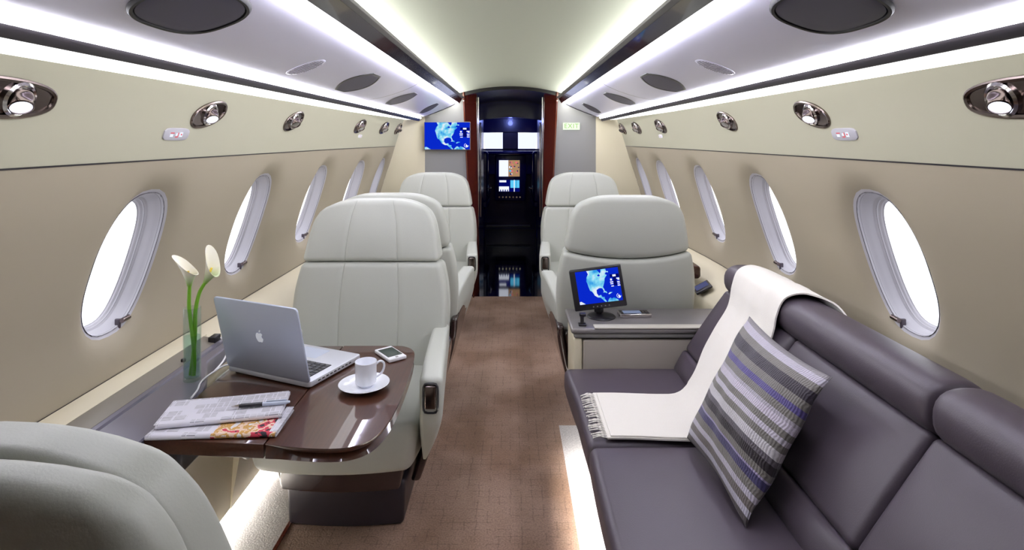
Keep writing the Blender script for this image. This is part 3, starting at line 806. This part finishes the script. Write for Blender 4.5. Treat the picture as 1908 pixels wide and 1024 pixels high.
MB().add(loft([[CW(-x, y, z) for x, z in ((1.022, TZ-.02), (1.024, TZ+.003), (1.030, TZ+.004), (1.085, TZ+.012), (1.09, TZ+.010), (1.09, TZ-.02))] for y in frange(ya, yb-.02, 10)])).build('chamfer', console_edge, con)
MB().add(loft([[CW(-x, y, z) for x, z in ((1.084, TZ), (1.084, TZ+.013), (1.090, TZ+.017), (1.153, TZ+.018), (1.154, TZ+.0))] for y in (ya, yb)])).build('ledge', cream, con)
MB().add(rbox(.012, .022, .012, .003, (1, 1, 1), k=2), 0, T(*CW(-1.035, 1.99, TZ+.010))).build('latch', black_p, con)
MB().add(rbox(.006, .006, .006, .003, (1, 1, 1), k=2), 0, T(*CW(-1.035, 1.80, TZ+.009))).build('stud', black_p, con)
MB().add(loft([[CW(-x, y, z) for x, z in ((max(.90, ci(y)+.01), TZ-.052), (1.10, TZ-.052), (1.07, .05), (1.00, .05), (.985, .30), (max(.95, ci(y)+.01), .55))] for y in frange(ya, yb, 12)])).build('lower_panel', cream, con)

# ------------------------------------------------------------------ table
tb = thing('cabin_table', 'glossy dark walnut fold-out table holding the laptop and newspapers', 'table', (-.6, 1.6, TZ))
def TW(p): return (p[0]+.6, p[1]-1.6)
outer = [(-.570, 1.322), (-.47, 1.306), (-.40, 1.304), (-.355, 1.318), (-.325, 1.352), (-.308, 1.41), (-.300, 1.50), (-.300, 1.62), (-.304, 1.75), (-.312, 1.85), (-.325, 1.905), (-.355, 1.940), (-.40, 1.950), (-.570, 1.950)]
def rnd(pts, n=5):
    P = [(x, y, 0) for x, y in pts]; q = smooth_path(P, n); return [(p.x, p.y) for p in q]
oo = rnd(outer, 5)
inner = [(-.866, 1.345), (-.72, 1.333), (-.574, 1.322), (-.574, 1.95), (-.866, 1.95)]
wt_ = lambda p: min(1, max(.12, (p[0]-.03)/.06))
R_ = bullnose([TW(p) for p in oo], -.034, 0, .020, wt_)
MB().add(loft([R_[0], R_[1]] + [[(x, y, min(z, 0)) for x, y, z in r] for r in sorted(R_[2:], key=lambda r: r[20][2])])).build('outer_leaf', table_w, tb)
MB().add(prism([TW(p) for p in inner], -.034, 0, .003)).build('inner_leaf', table_w, tb)
MB().add(box(-.24, .20, -.20, .18, -.058, -.034, .006)).add(box(-.262, -.20, -.22, -.10, -.11, -.05, .01)).build('support', black_p, tb)

# ------------------------------------------------------------------ laptop
TT = TZ+.0005
lp = thing('laptop', 'open silver laptop with its lid toward the camera on the walnut table', 'laptop', (-.7155, 1.672, TT), -math.radians(23))
# local x along hinge (to the right), local y away from the camera, hinge at y=0
def lap_base(hw, d, z0, z1, r=.012):
    ol = []
    for cx_, cy_, a0 in ((hw-r, d-r, 0), (-hw+r, d-r, PI/2), (-hw+r, r, PI), (hw-r, r, 3*PI/2)):
        for k in range(6): a = a0+PI/2*k/5; ol.append((cx_+r*math.cos(a), cy_+r*math.sin(a)))
    return ol
ol = lap_base(.160, .232, 0, 0)
MB().add(prism(ol, .003, .020, .003)).build('body', alu2, lp)
fb = MB()
for x in (-.14, .14):
    for y in (.02, .21): fb.add(lathe([(.006, 0), (.006, .0035)], 12, (x, y, 0)))
fb.build('feet', black_p, lp)
MB().add(box(-.135, .135, .022, .122, .0202, .0206)).build('keyboard_well', black_p, lp, smooth=False)
km = MB()
for r_ in range(6):
    for c_ in range(14):
        km.add(rbox(.0085, .0072, .0008, .0006, (1, 1, 1), k=1, c=(-.1255+.0193*c_, .0305+.0166*r_, .0212)))
km.build('keyboard', key_m, lp)
MB().add(box(-.05, .05, .145, .215, .0200, .0203)).build('trackpad', alu, lp, smooth=False)
pm = MB()
for k in range(9): pm.add(rbox(.0006, .005, .0018, .0004, (1, 1, 1), k=1, c=(.1602, .040+.017*k, .012)))
pm.build('ports', black_p, lp)
lid_M = T(0, .004, .016) @ R(math.radians(13), 'X')
ol = [(x, y) for x, y in lap_base(.160, .232, 0, 0)]
lid = MB().add(prism(ol, -.0035, .0035, .0025), 0, lid_M @ R(PI/2, 'X')).build('lid', alu, lp)
MB().add(box(-.150, .150, .015, .222, 0, .0006), 0, lid_M @ R(PI/2, 'X') @ T(0, 0, -.0042)).build('display', screen_off, lid, smooth=False)
# fruit mark on the lid
body = [(0, .80), (.12, .86), (.30, .92), (.50, .84), (.66, .66), (.50, .52), (.44, .32), (.50, .12), (.70, -.04), (.58, -.36), (.42, -.60), (.22, -.66), (0, -.58), (-.22, -.66), (-.42, -.60), (-.62, -.30), (-.74, .04), (-.74, .40), (-.58, .76), (-.32, .92), (-.12, .86)]
leaf = [(.02, 1.02), (.05, 1.22), (.22, 1.40), (.38, 1.44), (.36, 1.22), (.20, 1.06)]
lg = MB()
MM = lid_M @ R(PI/2, 'X') @ T(0, .122, .0038)
for P in (body, leaf):
    q = smooth_path([(x, y, 0) for x, y in P+[P[0]]], 4)[:-1]
    lg.add(([(p.x*.019, (p.y-.15)*.019, 0) for p in q], [tuple(range(len(q)))]), 0, MM)
lg.build('emblem', mat('emblem_white', (225, 230, 240), .3, emit=(225, 230, 240), estr=.25), lid, smooth=False)
cb = MB().add(tube(smooth_path([(-.79, 1.735, TT+.011), (-.865, 1.745, TT+.016), (-.895, 1.72, TT+.006), (-.900, 1.66, TT+.003), (-.880, 1.60, TT+.003), (-.870, 1.55, TT+.003)]), .0028, 8)).add(tube(smooth_path([(-.895, 1.72, TT+.006), (-.915, 1.82, TT+.005), (-.96, 1.93, TT+.006), (-1.01, 1.985, TT+.016)]), .0028, 8)).build('power_cable', white_pl)
tagp(cb, 'thin white cable curling from the laptop across the table to the wall side', 'cable')

# ------------------------------------------------------------------ cup, saucer, phone
sc_ = MB().add(lathe([(.0001, .003), (.026, .003), (.028, .0), (.036, .0), (.040, .004), (.058, .009), (.0705, .0155), (.0712, .0168), (.070, .0175), (.056, .0118), (.038, .0068), (.030, .0062), (.0001, .0062)], 56)).build('saucer', white_p, loc=(-.416, 1.618, TT))
tagp(sc_, 'round white porcelain saucer under the coffee cup on the table', 'saucer')
cp = thing('coffee_cup', 'small white espresso cup standing on the white saucer', 'cup', (-.412, 1.622, TT+.0066))
MB().add(lathe([(.0001, .0), (.020, .0), (.022, .002), (.0285, .008), (.0295, .014), (.0305, .066), (.0308, .0685), (.0300, .0695), (.0290, .068), (.0278, .014), (.0250, .009), (.0001, .007)], 48)).build('body', white_p, cp)
MB().add(tube(smooth_path([(.029, 0, .058), (.040, 0, .064), (.050, 0, .058), (.051, 0, .045), (.044, 0, .030), (.029, 0, .020)]), .0032, 10), 0, R(.35, 'Z')).build('handle', white_p, cp)
ph = thing('phone', 'white bordered handheld phone lying on the far corner of the table', 'phone', (-.392, 1.858, TT), math.radians(-52))
MB().add(rbox(.055, .031, .006, .004, (1, 1, 1), k=3, c=(0, 0, .006))).build('body', white_pl, ph)
MB().add(box(-.040, .036, -.0255, .0255, .0119, .0124)).build('screen', screen_off, ph, smooth=False)
MB().add(rbox(.0045, .0045, .0004, .0003, (1, 1, 1), k=1, c=(.046, 0, .0122))).build('button', grey_trim, ph)

# ------------------------------------------------------------------ newspapers and pen
def print_mat(name, colour=False):
    m = mat(name, (208, 206, 214), .85); nt = m.node_tree; b = nt.nodes['Principled BSDF']; L = nt.links
    tc = nt.nodes.new('ShaderNodeTexCoord')
    br = nt.nodes.new('ShaderNodeTexBrick'); br.inputs['Scale'].default_value = 1; br.inputs['Brick Width'].default_value = .028; br.inputs['Row Height'].default_value = .0032
    br.inputs['Mortar Size'].default_value = .0009; br.inputs['Mortar Smooth'].default_value = .3; br.offset = 0
    br.inputs['Color1'].default_value = lin((118, 116, 126))+(1,); br.inputs['Color2'].default_value = lin((165, 163, 172))+(1,); br.inputs['Mortar'].default_value = lin((226, 224, 232))+(1,)
    L.new(tc.outputs['Object'], br.inputs[0])
    bb = nt.nodes.new('ShaderNodeTexBrick'); bb.inputs['Scale'].default_value = 1; bb.inputs['Brick Width'].default_value = .034; bb.inputs['Row Height'].default_value = .026; bb.offset = .37
    bb.inputs['Mortar Size'].default_value = .0016; bb.inputs['Color1'].default_value = (0, 0, 0, 1); bb.inputs['Color2'].default_value = (1, 1, 1, 1); bb.inputs['Mortar'].default_value = (1, 1, 1, 1)
    L.new(tc.outputs['Object'], bb.inputs[0])
    mx = nt.nodes.new('ShaderNodeMix'); mx.data_type = 'RGBA'; mx.inputs[7].default_value = lin((214, 212, 222))+(1,)
    r = nt.nodes.new('ShaderNodeMapRange'); r.inputs[1].default_value = .74; r.inputs[2].default_value = .80
    L.new(bb.outputs[0], r.inputs[0]); L.new(r.outputs[0], mx.inputs[0]); L.new(br.outputs[0], mx.inputs[6])
    out = mx.outputs[2]
    if colour:
        v = nt.nodes.new('ShaderNodeTexNoise'); v.inputs['Scale'].default_value = 34; v.inputs['Detail'].default_value = 5
        cr = nt.nodes.new('ShaderNodeValToRGB'); e = cr.color_ramp.elements
        e[0].position = .30; e[0].color = lin((40, 38, 44))+(1,); e[1].position = .75; e[1].color = lin((60, 170, 140))+(1,)
        for p, c in ((.42, (196, 60, 78)), (.5, (226, 200, 180)), (.57, (196, 150, 80)), (.64, (220, 218, 220))):
            x = e.new(p); x.color = lin(c)+(1,)
        cr.color_ramp.interpolation = 'CONSTANT'
        L.new(tc.outputs['Object'], v.inputs[0]); L.new(v.outputs[0], cr.inputs[0]); out = cr.outputs[0]
    L.new(out, b.inputs['Base Color'])
    return m
print_m = print_mat('newsprint'); print_c = print_mat('newsprint_colour', True)
paper_m = mat('paper_edge', (222, 220, 224), .85)
def newspaper(name, label, loc, rz, w_, d_, nl, curl, mats, th=.0013, wedge=0):
    r = thing(name, label, 'newspaper', loc, rz, group='newspapers on the table')
    for k in range(nl):
        jx, jy = random.uniform(-.006, .006), random.uniform(-.003, .003)
        last = k == nl-1
        def fn(u, v, k=k, jx=jx, jy=jy):
            x = (u-.5)*w_+jx; y = (v-.5)*d_+jy
            z = th*.6+k*.0023 + curl*k/nl*(abs(u-.5)*2)**2*.5 + wedge*k*(u)*(1-v*.6)
            return (x, y, z)
        o = MB().add(sheet(fn, frange(0, 1, 16), frange(0, 1, 8), th), 0)
        for i, f in enumerate(o.f):
            cx_ = sum(o.v[j][0] for j in f)/4
            o.m[i] = (1 if cx_ > w_*.0 and cx_ < w_*.47 else 0) if len(mats) > 1 and last else 0
        o.build('page', mats, r)
    # rounded fold along the edge nearest the camera
    zt = (.0023*nl)/2
    fm = MB().add(sheet(lambda a, u: ((u-.5)*w_, -d_/2+.001-math.sin(a)*zt*1.1, zt-math.cos(a)*zt), frange(0, PI, 8), frange(0, 1, 14), .001))
    for i, f in enumerate(fm.f):
        cx_ = sum(fm.v[j][0] for j in f)/4
        fm.m[i] = (1 if cx_ > .0 and cx_ < w_*.47 else 0) if len(mats) > 1 else 0
    fm.build('fold', mats, r)
    return r
newspaper('newspaper', 'lower folded newspaper with a red and green picture on the table', (-.712, 1.412, TT), math.radians(3), .300, .130, 5, .002, [print_m, print_c])
newspaper('newspaper', 'upper folded black and white newspaper with the pen lying on it', (-.725, 1.458, TT+.0125), math.radians(12), .285, .130, 5, .003, [print_m])
pen = thing('pen', 'black and silver ballpoint pen lying on the upper newspaper', 'pen', (-.640, 1.455, TT+.0125+.0180), math.radians(11))
def PR(pr): return lathe([(r_, z) for r_, z in pr], 20)
PMx = R(PI/2, 'Y')
MB().add(PR([(.0001, -.070), (.0012, -.068), (.0035, -.055), (.0042, -.050)]), 0, PMx).build('tip', bright_chrome, pen)
MB().add(PR([(.0042, -.050), (.0050, -.045), (.0052, .0), (.0050, .006)]), 0, PMx).build('grip', black_p, pen)
MB().add(PR([(.0050, .006), (.0050, .062), (.0038, .066), (.0030, .072), (.0001, .073)]), 0, PMx).add(rbox(.025, .0015, .001, .0008, (1, 1, 1), k=1, c=(.04, 0, .0068))).build('barrel', alu, pen)

# ------------------------------------------------------------------ vase with calla lilies
VX, VY = -.937, 1.675
vase = thing('vase', 'slim clear glass vase half filled with water on the side console', 'vase', (VX, VY, TT))
MB().add(lathe([(.0001, 0), (.0225, 0), (.0238, .002), (.0240, .212), (.0232, .2135), (.0224, .212), (.0220, .012), (.0200, .009), (.0001, .009)], 40)).build('glass', vase_m, vase)
MB().add(lathe([(.0001, .0095), (.0195, .0097), (.0215, .014), (.0216, .129), (.0001, .1292)], 40)).build('water', water_m, vase)
stem_m = mat('stem_green', (112, 168, 36), .4)
petal = mat('petal_white', (240, 236, 214), .5); 
nt = petal.node_tree; b = nt.nodes['Principled BSDF']; b.inputs['Subsurface Weight'].default_value = .2; b.inputs['Subsurface Radius'].default_value = (.01, .01, .005)
tc = nt.nodes.new('ShaderNodeTexCoord'); sp = nt.nodes.new('ShaderNodeSeparateXYZ'); cr = nt.nodes.new('ShaderNodeValToRGB')
cr.color_ramp.elements[0].position = .0; cr.color_ramp.elements[0].color = lin((120, 170, 40))+(1,); cr.color_ramp.elements[1].position = .42; cr.color_ramp.elements[1].color = lin((244, 240, 222))+(1,)
nt.links.new(tc.outputs['Generated'], sp.inputs[0]); nt.links.new(sp.outputs[2], cr.inputs[0]); nt.links.new(cr.outputs[0], b.inputs['Base Color'])
def lily(label, pts, tip_dir, size, lean_):
    r = thing('calla_lily', label, 'flower', (VX, VY, TT+.010), group='calla lilies in the vase')
    P = smooth_path([(x, y, z) for x, y, z in pts], 8)
    MB().add(tube(P, lambda t: .0062-.0012*t, 12)).build('stem', stem_m, r)
    top = P[-1]
    # spathe: flared open funnel, one side drawn out to a curling tip
    rings = []
    for i in range(15):
        t = i/14; ring = []
        for k in range(28):
            a = 2*PI*k/28
            fr = .5+.5*math.cos(a)               # 1 at the tip side
            rad = size*(.09+.33*t**1.25)*(1-.12*t*(1-fr))
            h = size*(1.0*t*(.62+.38*fr) + .30*fr**3*t**4)
            out_ = rad*(1+.50*fr**4*t**4)
            ring.append((out_*math.cos(a), out_*.78*math.sin(a), h-.18*size*t**6*(1-fr)))
        rings.append(ring)
    M = T(*top) @ R(lean_, 'Y') @ R(tip_dir, 'Z')
    f = MB(); V, F = loft(rings, False); f.add((V, F), 0, M); f.build('spathe', petal, r)
    MB().add(tube([(0, 0, .01), (0.001, 0, size*.35), (0.002, 0, size*.62)], lambda t: .004-.001*t, 10), 0, M).build('spadix', mat('spadix_yellow', (230, 200, 70), .6), r)
    return r
lily('left calla lily with a white bloom curling toward the window', [(.004, 0, .003), (.006, 0, .06), (.000, 0, .13), (-.010, .002, .20), (-.009, .002, .265)], PI, .072, -.05)
lily('right taller calla lily with a white bloom leaning upright', [(-.006, .004, .003), (.0, .004, .05), (.006, .004, .12), (.008, .003, .19), (.020, .003, .245), (.037, .003, .275)], PI*.9, .076, .45)

# ------------------------------------------------------------------ sofa
sofa = thing('sofa', 'long dark plum grey leather divan sofa along the right wall', 'sofa', (.6, 1.5, 0))
def SW(x, y, z): return (x-.6, y-1.5, z)
SY = [2.335, 1.745, 1.185, .60]
BY = [2.335, 1.765, 1.190, .60]
for i in range(3):
    a, b_ = SY[i+1]+.002, SY[i]-.002; cyy = (a+b_)/2; h = (b_-a)/2
    def sd(x, y, z, cyy=cyy, h=h, i=i):
        u = (y-cyy)/h; t = (x-.49)/.25
        zz = z + (.010*(1-u**4)*(1-t*t) if z > .36 else 0)
        xx = x - .006*(1-u*u)*(1 if t < -.8 else 0)
        if t < 0 and z < .36: xx += (.36-z)*.25*(-t)
        if i == 0 and t < 0: xx -= .022*max(0, u)*(-t)
        return SW(xx, y, zz)
    MB().add(rbox(.25, h, .068, .026, (10, 12, 4), sd, c=(.49, cyy, .365))).build('seat_cushion', sofa_l, sofa)
    # backrest: lower lumbar strip and tall upper cushion
    a, b_ = BY[i+1]+.002, BY[i]-.002; cyy = (a+b_)/2; h = (b_-a)/2
    def place(prof):
        # prof: bottom (x,z), top (x,z), thickness
        (xb, zb), (xt, zt), th = prof
        d = Vector((xt-xb, 0, zt-zb)); L = d.length; d.normalize(); nn = Vector((-d.z, 0, d.x))  # toward the aisle
        def f(x, y, z, cyy=cyy, h=h):
            u = (y-cyy)/h; t = z/L*2-1
            p = Vector((xb, 0, zb)) + d*z - nn*(th/2) + nn*x
            bul = .014*(1-u**4)*(1-t*t) if x > 0 else 0
            p += nn*bul
            return SW(p.x, y, p.z)
        return f, L, th
    f, L, th = place(((.662, .425), (.708, .512), .09))
    MB().add(rbox(th/2, h, L/2, .016, (2, 10, 4), f, c=(0, cyy, L/2))).build('lumbar_cushion', sofa_l, sofa)
    f, L, th = place(((.710, .510), (.884, .758), .10))
    MB().add(rbox(th/2, h, L/2, .020, (3, 14, 10), f, c=(0, cyy, L/2))).build('back_cushion', sofa_l, sofa)
for (a, b_) in ((2.335, 1.190), (1.188, .60)):
    # bolster along the top
    a0, b0 = b_+.002, a-.002; cyy = (a0+b0)/2; h = (b0-a0)/2
    rings = []
    yl = [a0, a0+.003, a0+.010, a0+.022]+frange(a0+.05, b0-.05, 10)+[b0-.022, b0-.010, b0-.003, b0]
    def k_of(y):
        d = min(y-a0, b0-y); return .70 if d < .001 else .86 if d < .005 else .955 if d < .015 else .99 if d < .03 else 1
    for y in yl:
        k = k_of(y); rings.append([SW(.943+k*(sup(2*PI*j/28, 2.5, .074, .062)[0]), y, .796+k*(sup(2*PI*j/28, 2.5, .074, .062)[1])) for j in range(28)])
    MB().add(loft(rings)).build('bolster', sofa_l, sofa)
MB().add(loft([[SW(x, y, z) for x, z in ((.44, .0), (.44, .29), (.72, .30), (.80, .50), (.95, .74), (1.02, .72), (1.03, .0))] for y in (.62, 2.32)])).build('base', black_p, sofa)
MB().add(box(-.24, -.20, -.88, .82, .272, .284)).build('light_strip', led_sofa, sofa, smooth=False)
MB().add(box(-.262, -.254, -.88, .82, .216, .30)).build('hidden_baffle', black_p, sofa, smooth=False)  # unseen baffle added to keep the strip's light off the aisle

# floor wash light along the left wall foot
fl = MB().add(loft([[(-(x), y, z) for x, z in ((1.000, .043), (1.000, .049), (1.030, .049), (1.030, .043))] for y in (.3, YP-.2)])).build('floor_light_strip', led_floor)
tagp(fl, 'white floor level light strip glowing at the foot of the left wall', 'light')

# ------------------------------------------------------------------ throw blanket
path = [(.300, .4435), (.40, .4465), (.52, .4465), (.60, .446), (.655, .455), (.700, .500), (.745, .565), (.80, .645), (.845, .705), (.862, .745), (.862, .790), (.885, .845), (.925, .868), (.965, .866), (1.005, .850), (1.022, .815), (1.022, .77)]
PP = smooth_path([(x-(0 if i < 4 else .016 if i < 10 else .006), 0, z+(.002 if i < 4 else .010)) for i, (x, z) in enumerate(path)], 6)
cum = [0]
for a, b_ in zip(PP, PP[1:]): cum.append(cum[-1]+(b_-a).length)
def tp(s):
    s *= cum[-1]
    for i in range(len(cum)-1):
        if s <= cum[i+1]+1e-9:
            t = (s-cum[i])/(cum[i+1]-cum[i]); return PP[i].lerp(PP[i+1], t)
    return PP[-1]
LO = [(0, 1.755), (.25, 1.735), (.38, 1.74), (.5, 1.79), (.75, 1.83), (.86, 1.79), (1, 1.66)]
HI = [(0, 2.065), (.25, 2.05), (.38, 2.09), (.5, 2.15), (.75, 2.195), (.86, 2.19), (1, 2.08)]
thr = thing('throw_blanket', 'cream wool throw with fringe draped over the sofa back and seat', 'blanket', (.6, 1.95, .445))
def tf(s, v, off=0):
    p = tp(s); lo, hi = sinterp(LO, s), sinterp(HI, s)
    y = lo+(hi-lo)*v; wob = .0016*math.sin(9*v+14*s)+.0018*math.sin(23*v-5*s)
    k = .5 if s < .3 else 1
    return (p.x-.6-(wob*k if s > .35 else 0), y-1.95, p.z-.445+(abs(wob)*k)+off)
MB().add(sheet(lambda s, v: tf(s, v), frange(0, 1, 90), frange(0, 1, 18), .005)).build('cloth', wool, thr)
MB().add(sheet(lambda s, v: tf(s, v*.955+.012, .0052), frange(.01, .55, 60), frange(0, 1, 14), .004)).build('fold_layer', wool, thr)
random.seed(11)
for k in range(30):
    v = (k+.5)/30; p = Vector(tf(0, v)); q = p + Vector((-.044+random.uniform(-.006, .006), random.uniform(-.009, .009), -.002))
    mid = (p+q)/2 + Vector((0, random.uniform(-.005, .005), .003))
    MB().add(tube(smooth_path([p+Vector((.003, 0, 0)), p.lerp(q, .25)+Vector((0, 0, .002)), mid, q], 4), lambda t: .0026*(1+.35*math.sin(t*20))*(1-.3*t), 7)).build('tassel', wool, thr)

# ------------------------------------------------------------------ striped cushion
def stripe_mat():
    m = mat('cushion_stripes', (150, 145, 150), .6, sheen=.15); nt = m.node_tree; b = nt.nodes['Principled BSDF']; L = nt.links
    uv = nt.nodes.new('ShaderNodeUVMap'); sp = nt.nodes.new('ShaderNodeSeparateXYZ'); L.new(uv.outputs[0], sp.inputs[0])
    cr = nt.nodes.new('ShaderNodeValToRGB'); cr.color_ramp.interpolation = 'CONSTANT'
    G = (120, 116, 110)
    st = [(0, (96, 88, 88)), (.045, (200, 196, 210)), (.085, (112, 104, 100)), (.13, (196, 190, 204)), (.165, G), (.215, (62, 56, 100)), (.262, (160, 150, 186)), (.275, G), (.315, (38, 30, 36)),
          (.365, (96, 90, 98)), (.40, (214, 210, 216)), (.455, G), (.50, (204, 198, 212)), (.535, G), (.575, (206, 198, 214)), (.625, (178, 172, 184)), (.645, G), (.695, (80, 70, 130)), (.735, G), (.79, (46, 38, 50)), (.865, G), (.915, (196, 190, 206)), (.965, (150, 145, 150))]
    e = cr.color_ramp.elements
    e[0].position = 0; e[0].color = lin(st[0][1])+(1,); e[1].position = st[1][0]; e[1].color = lin(st[1][1])+(1,)
    for p, c in st[2:]:
        x = e.new(p); x.color = lin(c)+(1,)
    L.new(sp.outputs[1], cr.inputs[0])
    # ribbed weave across the stripes
    wv = nt.nodes.new('ShaderNodeTexWave'); wv.bands_direction = 'X'; wv.inputs['Scale'].default_value = 22; wv.inputs['Distortion'].default_value = 6; wv.inputs['Detail'].default_value = 3
    L.new(uv.outputs[0], wv.inputs[0])
    mx = nt.nodes.new('ShaderNodeMix'); mx.data_type = 'RGBA'; mx.blend_type = 'MULTIPLY'; mx.inputs[0].default_value = .35
    L.new(cr.outputs[0], mx.inputs[6]); L.new(wv.outputs['Color'], mx.inputs[7]); L.new(mx.outputs[2], b.inputs['Base Color'])
    bp = nt.nodes.new('ShaderNodeBump'); bp.inputs['Strength'].default_value = .5; bp.inputs['Distance'].default_value = .002
    L.new(wv.outputs['Fac'], bp.inputs['Height']); L.new(bp.outputs[0], b.inputs['Normal'])
    return m
def pillow():
    # u along the width (toward -Y), v upward; thickness w
    N = 40; V = []; F = []; UV = []
    BL, BR = Vector((.540, 1.742, .455)), Vector((.560, 1.350, .444)); TL, TR = Vector((.768, 1.835, .800)), Vector((.775, 1.375, .795))
    nrm = (BR-BL).cross(TL-BL).normalized()
    if nrm.x > 0: nrm = -nrm
    def P(i, j, s):
        u, v = i/N, j/N; a, b_ = 2*u-1, 2*v-1
        # edges pull inwards between the four pointed corners
        uu = .5+(a*(1-.085*(1-b_*b_)))/2; vv = .5+(b_*(1-.075*(1-a*a)))/2
        p = BL.lerp(BR, uu).lerp(TL.lerp(TR, uu), vv)
        t = (max(0, (1-a**2))**.62)*(max(0, (1-b_**2))**.62)
        p = p + nrm*s*(.078*t) + nrm*.045*t*0
        p += nrm*s*(.0045*math.sin(9*v+5*u)+.003*math.sin(23*u+3*v))*t + nrm*.012*math.sin(PI*u*3)*(1-v)**6*(.3+t) + nrm*(.004*math.sin(17*v)*(1-t))
        return p
    m = bpy.data.meshes.new('cushion')
    for s in (1, -1):
        o = len(V)
        for i in range(N+1):
            for j in range(N+1): V.append(P(i, j, s)); UV.append((i/N, j/N))
        for i in range(N):
            for j in range(N):
                q = (o+i*(N+1)+j, o+i*(N+1)+j+1, o+(i+1)*(N+1)+j+1, o+(i+1)*(N+1)+j); F.append(q if s < 0 else q[::-1])
    O = Vector((.66, 1.58, .445))
    m.from_pydata([tuple(p-O) for p in V], [], F); uvl = m.uv_layers.new(name='UVMap')
    for l in m.loops: uvl.data[l.index].uv = UV[l.vertex_index]
    m.materials.append(stripe_mat())
    bm = bmesh.new(); bm.from_mesh(m); bmesh.ops.remove_doubles(bm, verts=bm.verts, dist=1e-5); bmesh.ops.recalc_face_normals(bm, faces=bm.faces)
    for f in bm.faces: f.smooth = True
    bm.to_mesh(m); bm.free()
    o = bpy.data.objects.new('cushion', m); C.objects.link(o); o.location = O
    tagp(o, 'square grey and purple striped cushion leaning on the sofa back', 'cushion')
pillow()

# ------------------------------------------------------------------ side cabinet with monitor
cab = thing('side_cabinet', 'low taupe cabinet with pewter top between the sofa end and the seat', 'cabinet', (.62, 2.47, 0))
def KB(x0, x1, y0, y1, z0, z1, b_): return box(x0-.62, x1-.62, y0-2.47, y1-2.47, z0, z1, b_)
taupe = mat('cabinet_taupe', (168, 160, 150), .5)
MB().add(KB(.300, 1.02, 2.350, 2.60, .20, .538, .008)).build('body', taupe, cab)
MB().add(KB(.262, .297, 2.348, 2.60, .27, .545, .010)).build('side_panel', cream, cab)
MB().add(KB(.262, 1.02, 2.343, 2.61, .548, .566, .006)).build('fascia', grey_trim, cab)
MB().add(KB(.250, 1.02, 2.335, 2.62, .567, .590, .010)).build('top', mat('cabinet_top_pewter', (132, 128, 128), .3, metal=.3), cab)
MB().add(KB(.42, 1.0, 2.38, 2.58, 0, .205, .01)).build('plinth', black_p, cab)
MB().add(KB(.345, .96, 2.330, 2.375, .5905, .596, .002)).build('lift_lid', mat('lid_cream', (200, 195, 184), .45), cab)
MX, MY = .385, 2.475
mon = thing('monitor', 'small black desk monitor showing a blue map on the side cabinet', 'monitor', (MX, MY, .5905), math.radians(-9))
MB().add(lathe([(.0001, .012), (.030, .012), (.058, .006), (.062, .002), (.062, 0), (.0001, 0)], 32, (.01, .02, 0))).build('base', black_p, mon)
MB().add(tube([(.0, .03, .008), (.0, .03, .06), (.0, .022, .10)], .014, 12)).add(rbox(.02, .02, .012, .005, (1, 1, 1), k=2, c=(0, .02, .035))).build('stem', black_p, mon)
HM = T(-.005, 0, .131) @ R(math.radians(-9.5), 'Y') @ R(math.radians(-6), 'X')
hd = MB().add(rbox(.113, .012, .088, .006, (1, 1, 1), k=2), 0, HM).build('housing', black_p, mon)
sc2 = map_screen(.186, .140); sc2.build('screen', MAPM, hd, smooth=False, recalc=False).matrix_local = HM @ T(.006, -.0125, .008)
kk = MB()
for k in range(5): kk.add(rbox(.0028, .002, .0022, .001, (1, 1, 1), k=1, c=(-.03+.017*k, -.0125, -.076)), 0, HM)
kk.build('buttons', grey_trim, hd)
hk = MB().add(rbox(.016, .016, .004, .003, (1, 1, 1), k=2, c=(0, 0, .004))).add(tube([(0, 0, .005), (0, 0, .035), (.006, -.002, .045)], .008, 12)).add(rbox(.014, .012, .006, .004, (1, 1, 1), k=2, c=(.002, 0, .045))).build('swivel_bracket', black_p, loc=(.300, 2.378, .5905)); tagp(hk, 'stubby black swivel bracket at the front left corner of the side cabinet', 'bracket')
rem = thing('control_unit', 'slim silver edged control unit with a small screen beside the monitor', 'control unit', (.545, 2.505, .5905), math.radians(2))
MB().add(rbox(.070, .030, .008, .004, (1, 1, 1), k=2, c=(0, 0, .008))).build('body', bright_chrome, rem)
MB().add(box(-.062, .062, -.025, .026, .0158, .0168)).build('face', black_p, rem, smooth=False)
MB().add(box(-.050, .028, -.020, .019, .0169, .0175)).build('screen', emission('screen_pale', (150, 165, 200), .6), rem, smooth=False)
kk = MB()
for a, b_ in ((.038, .010), (.052, .010), (.038, -.008), (.052, -.008)): kk.add(rbox(.005, .006, .001, .0008, (1, 1, 1), k=1, c=(a, b_, .0175)))
kk.build('buttons', chrome, rem)
# handset and wooden tray end on the right ledge
hs = thing('handset', 'dark handset with a lit screen lying on the cream ledge behind the sofa end', 'handset', (.985, 2.92, .607), math.radians(-8))
M = R(math.radians(-30), 'Y')
MB().add(rbox(.044, .060, .006, .004, (1, 1, 1), k=2), 0, M).build('body', black_p, hs)
MB().add(box(-.034, .034, -.030, .048, .0061, .0067), 0, M).build('screen', emission('screen_dim', (110, 115, 165), .5), hs, smooth=False)
tr = MB().add(rbox(.05, .16, .035, .02, (2, 4, 2))).build('folded_table', table_w, loc=(.955, 3.15, .665)); tagp(tr, 'glossy walnut end of a folded table beyond the seat on the right ledge', 'table')
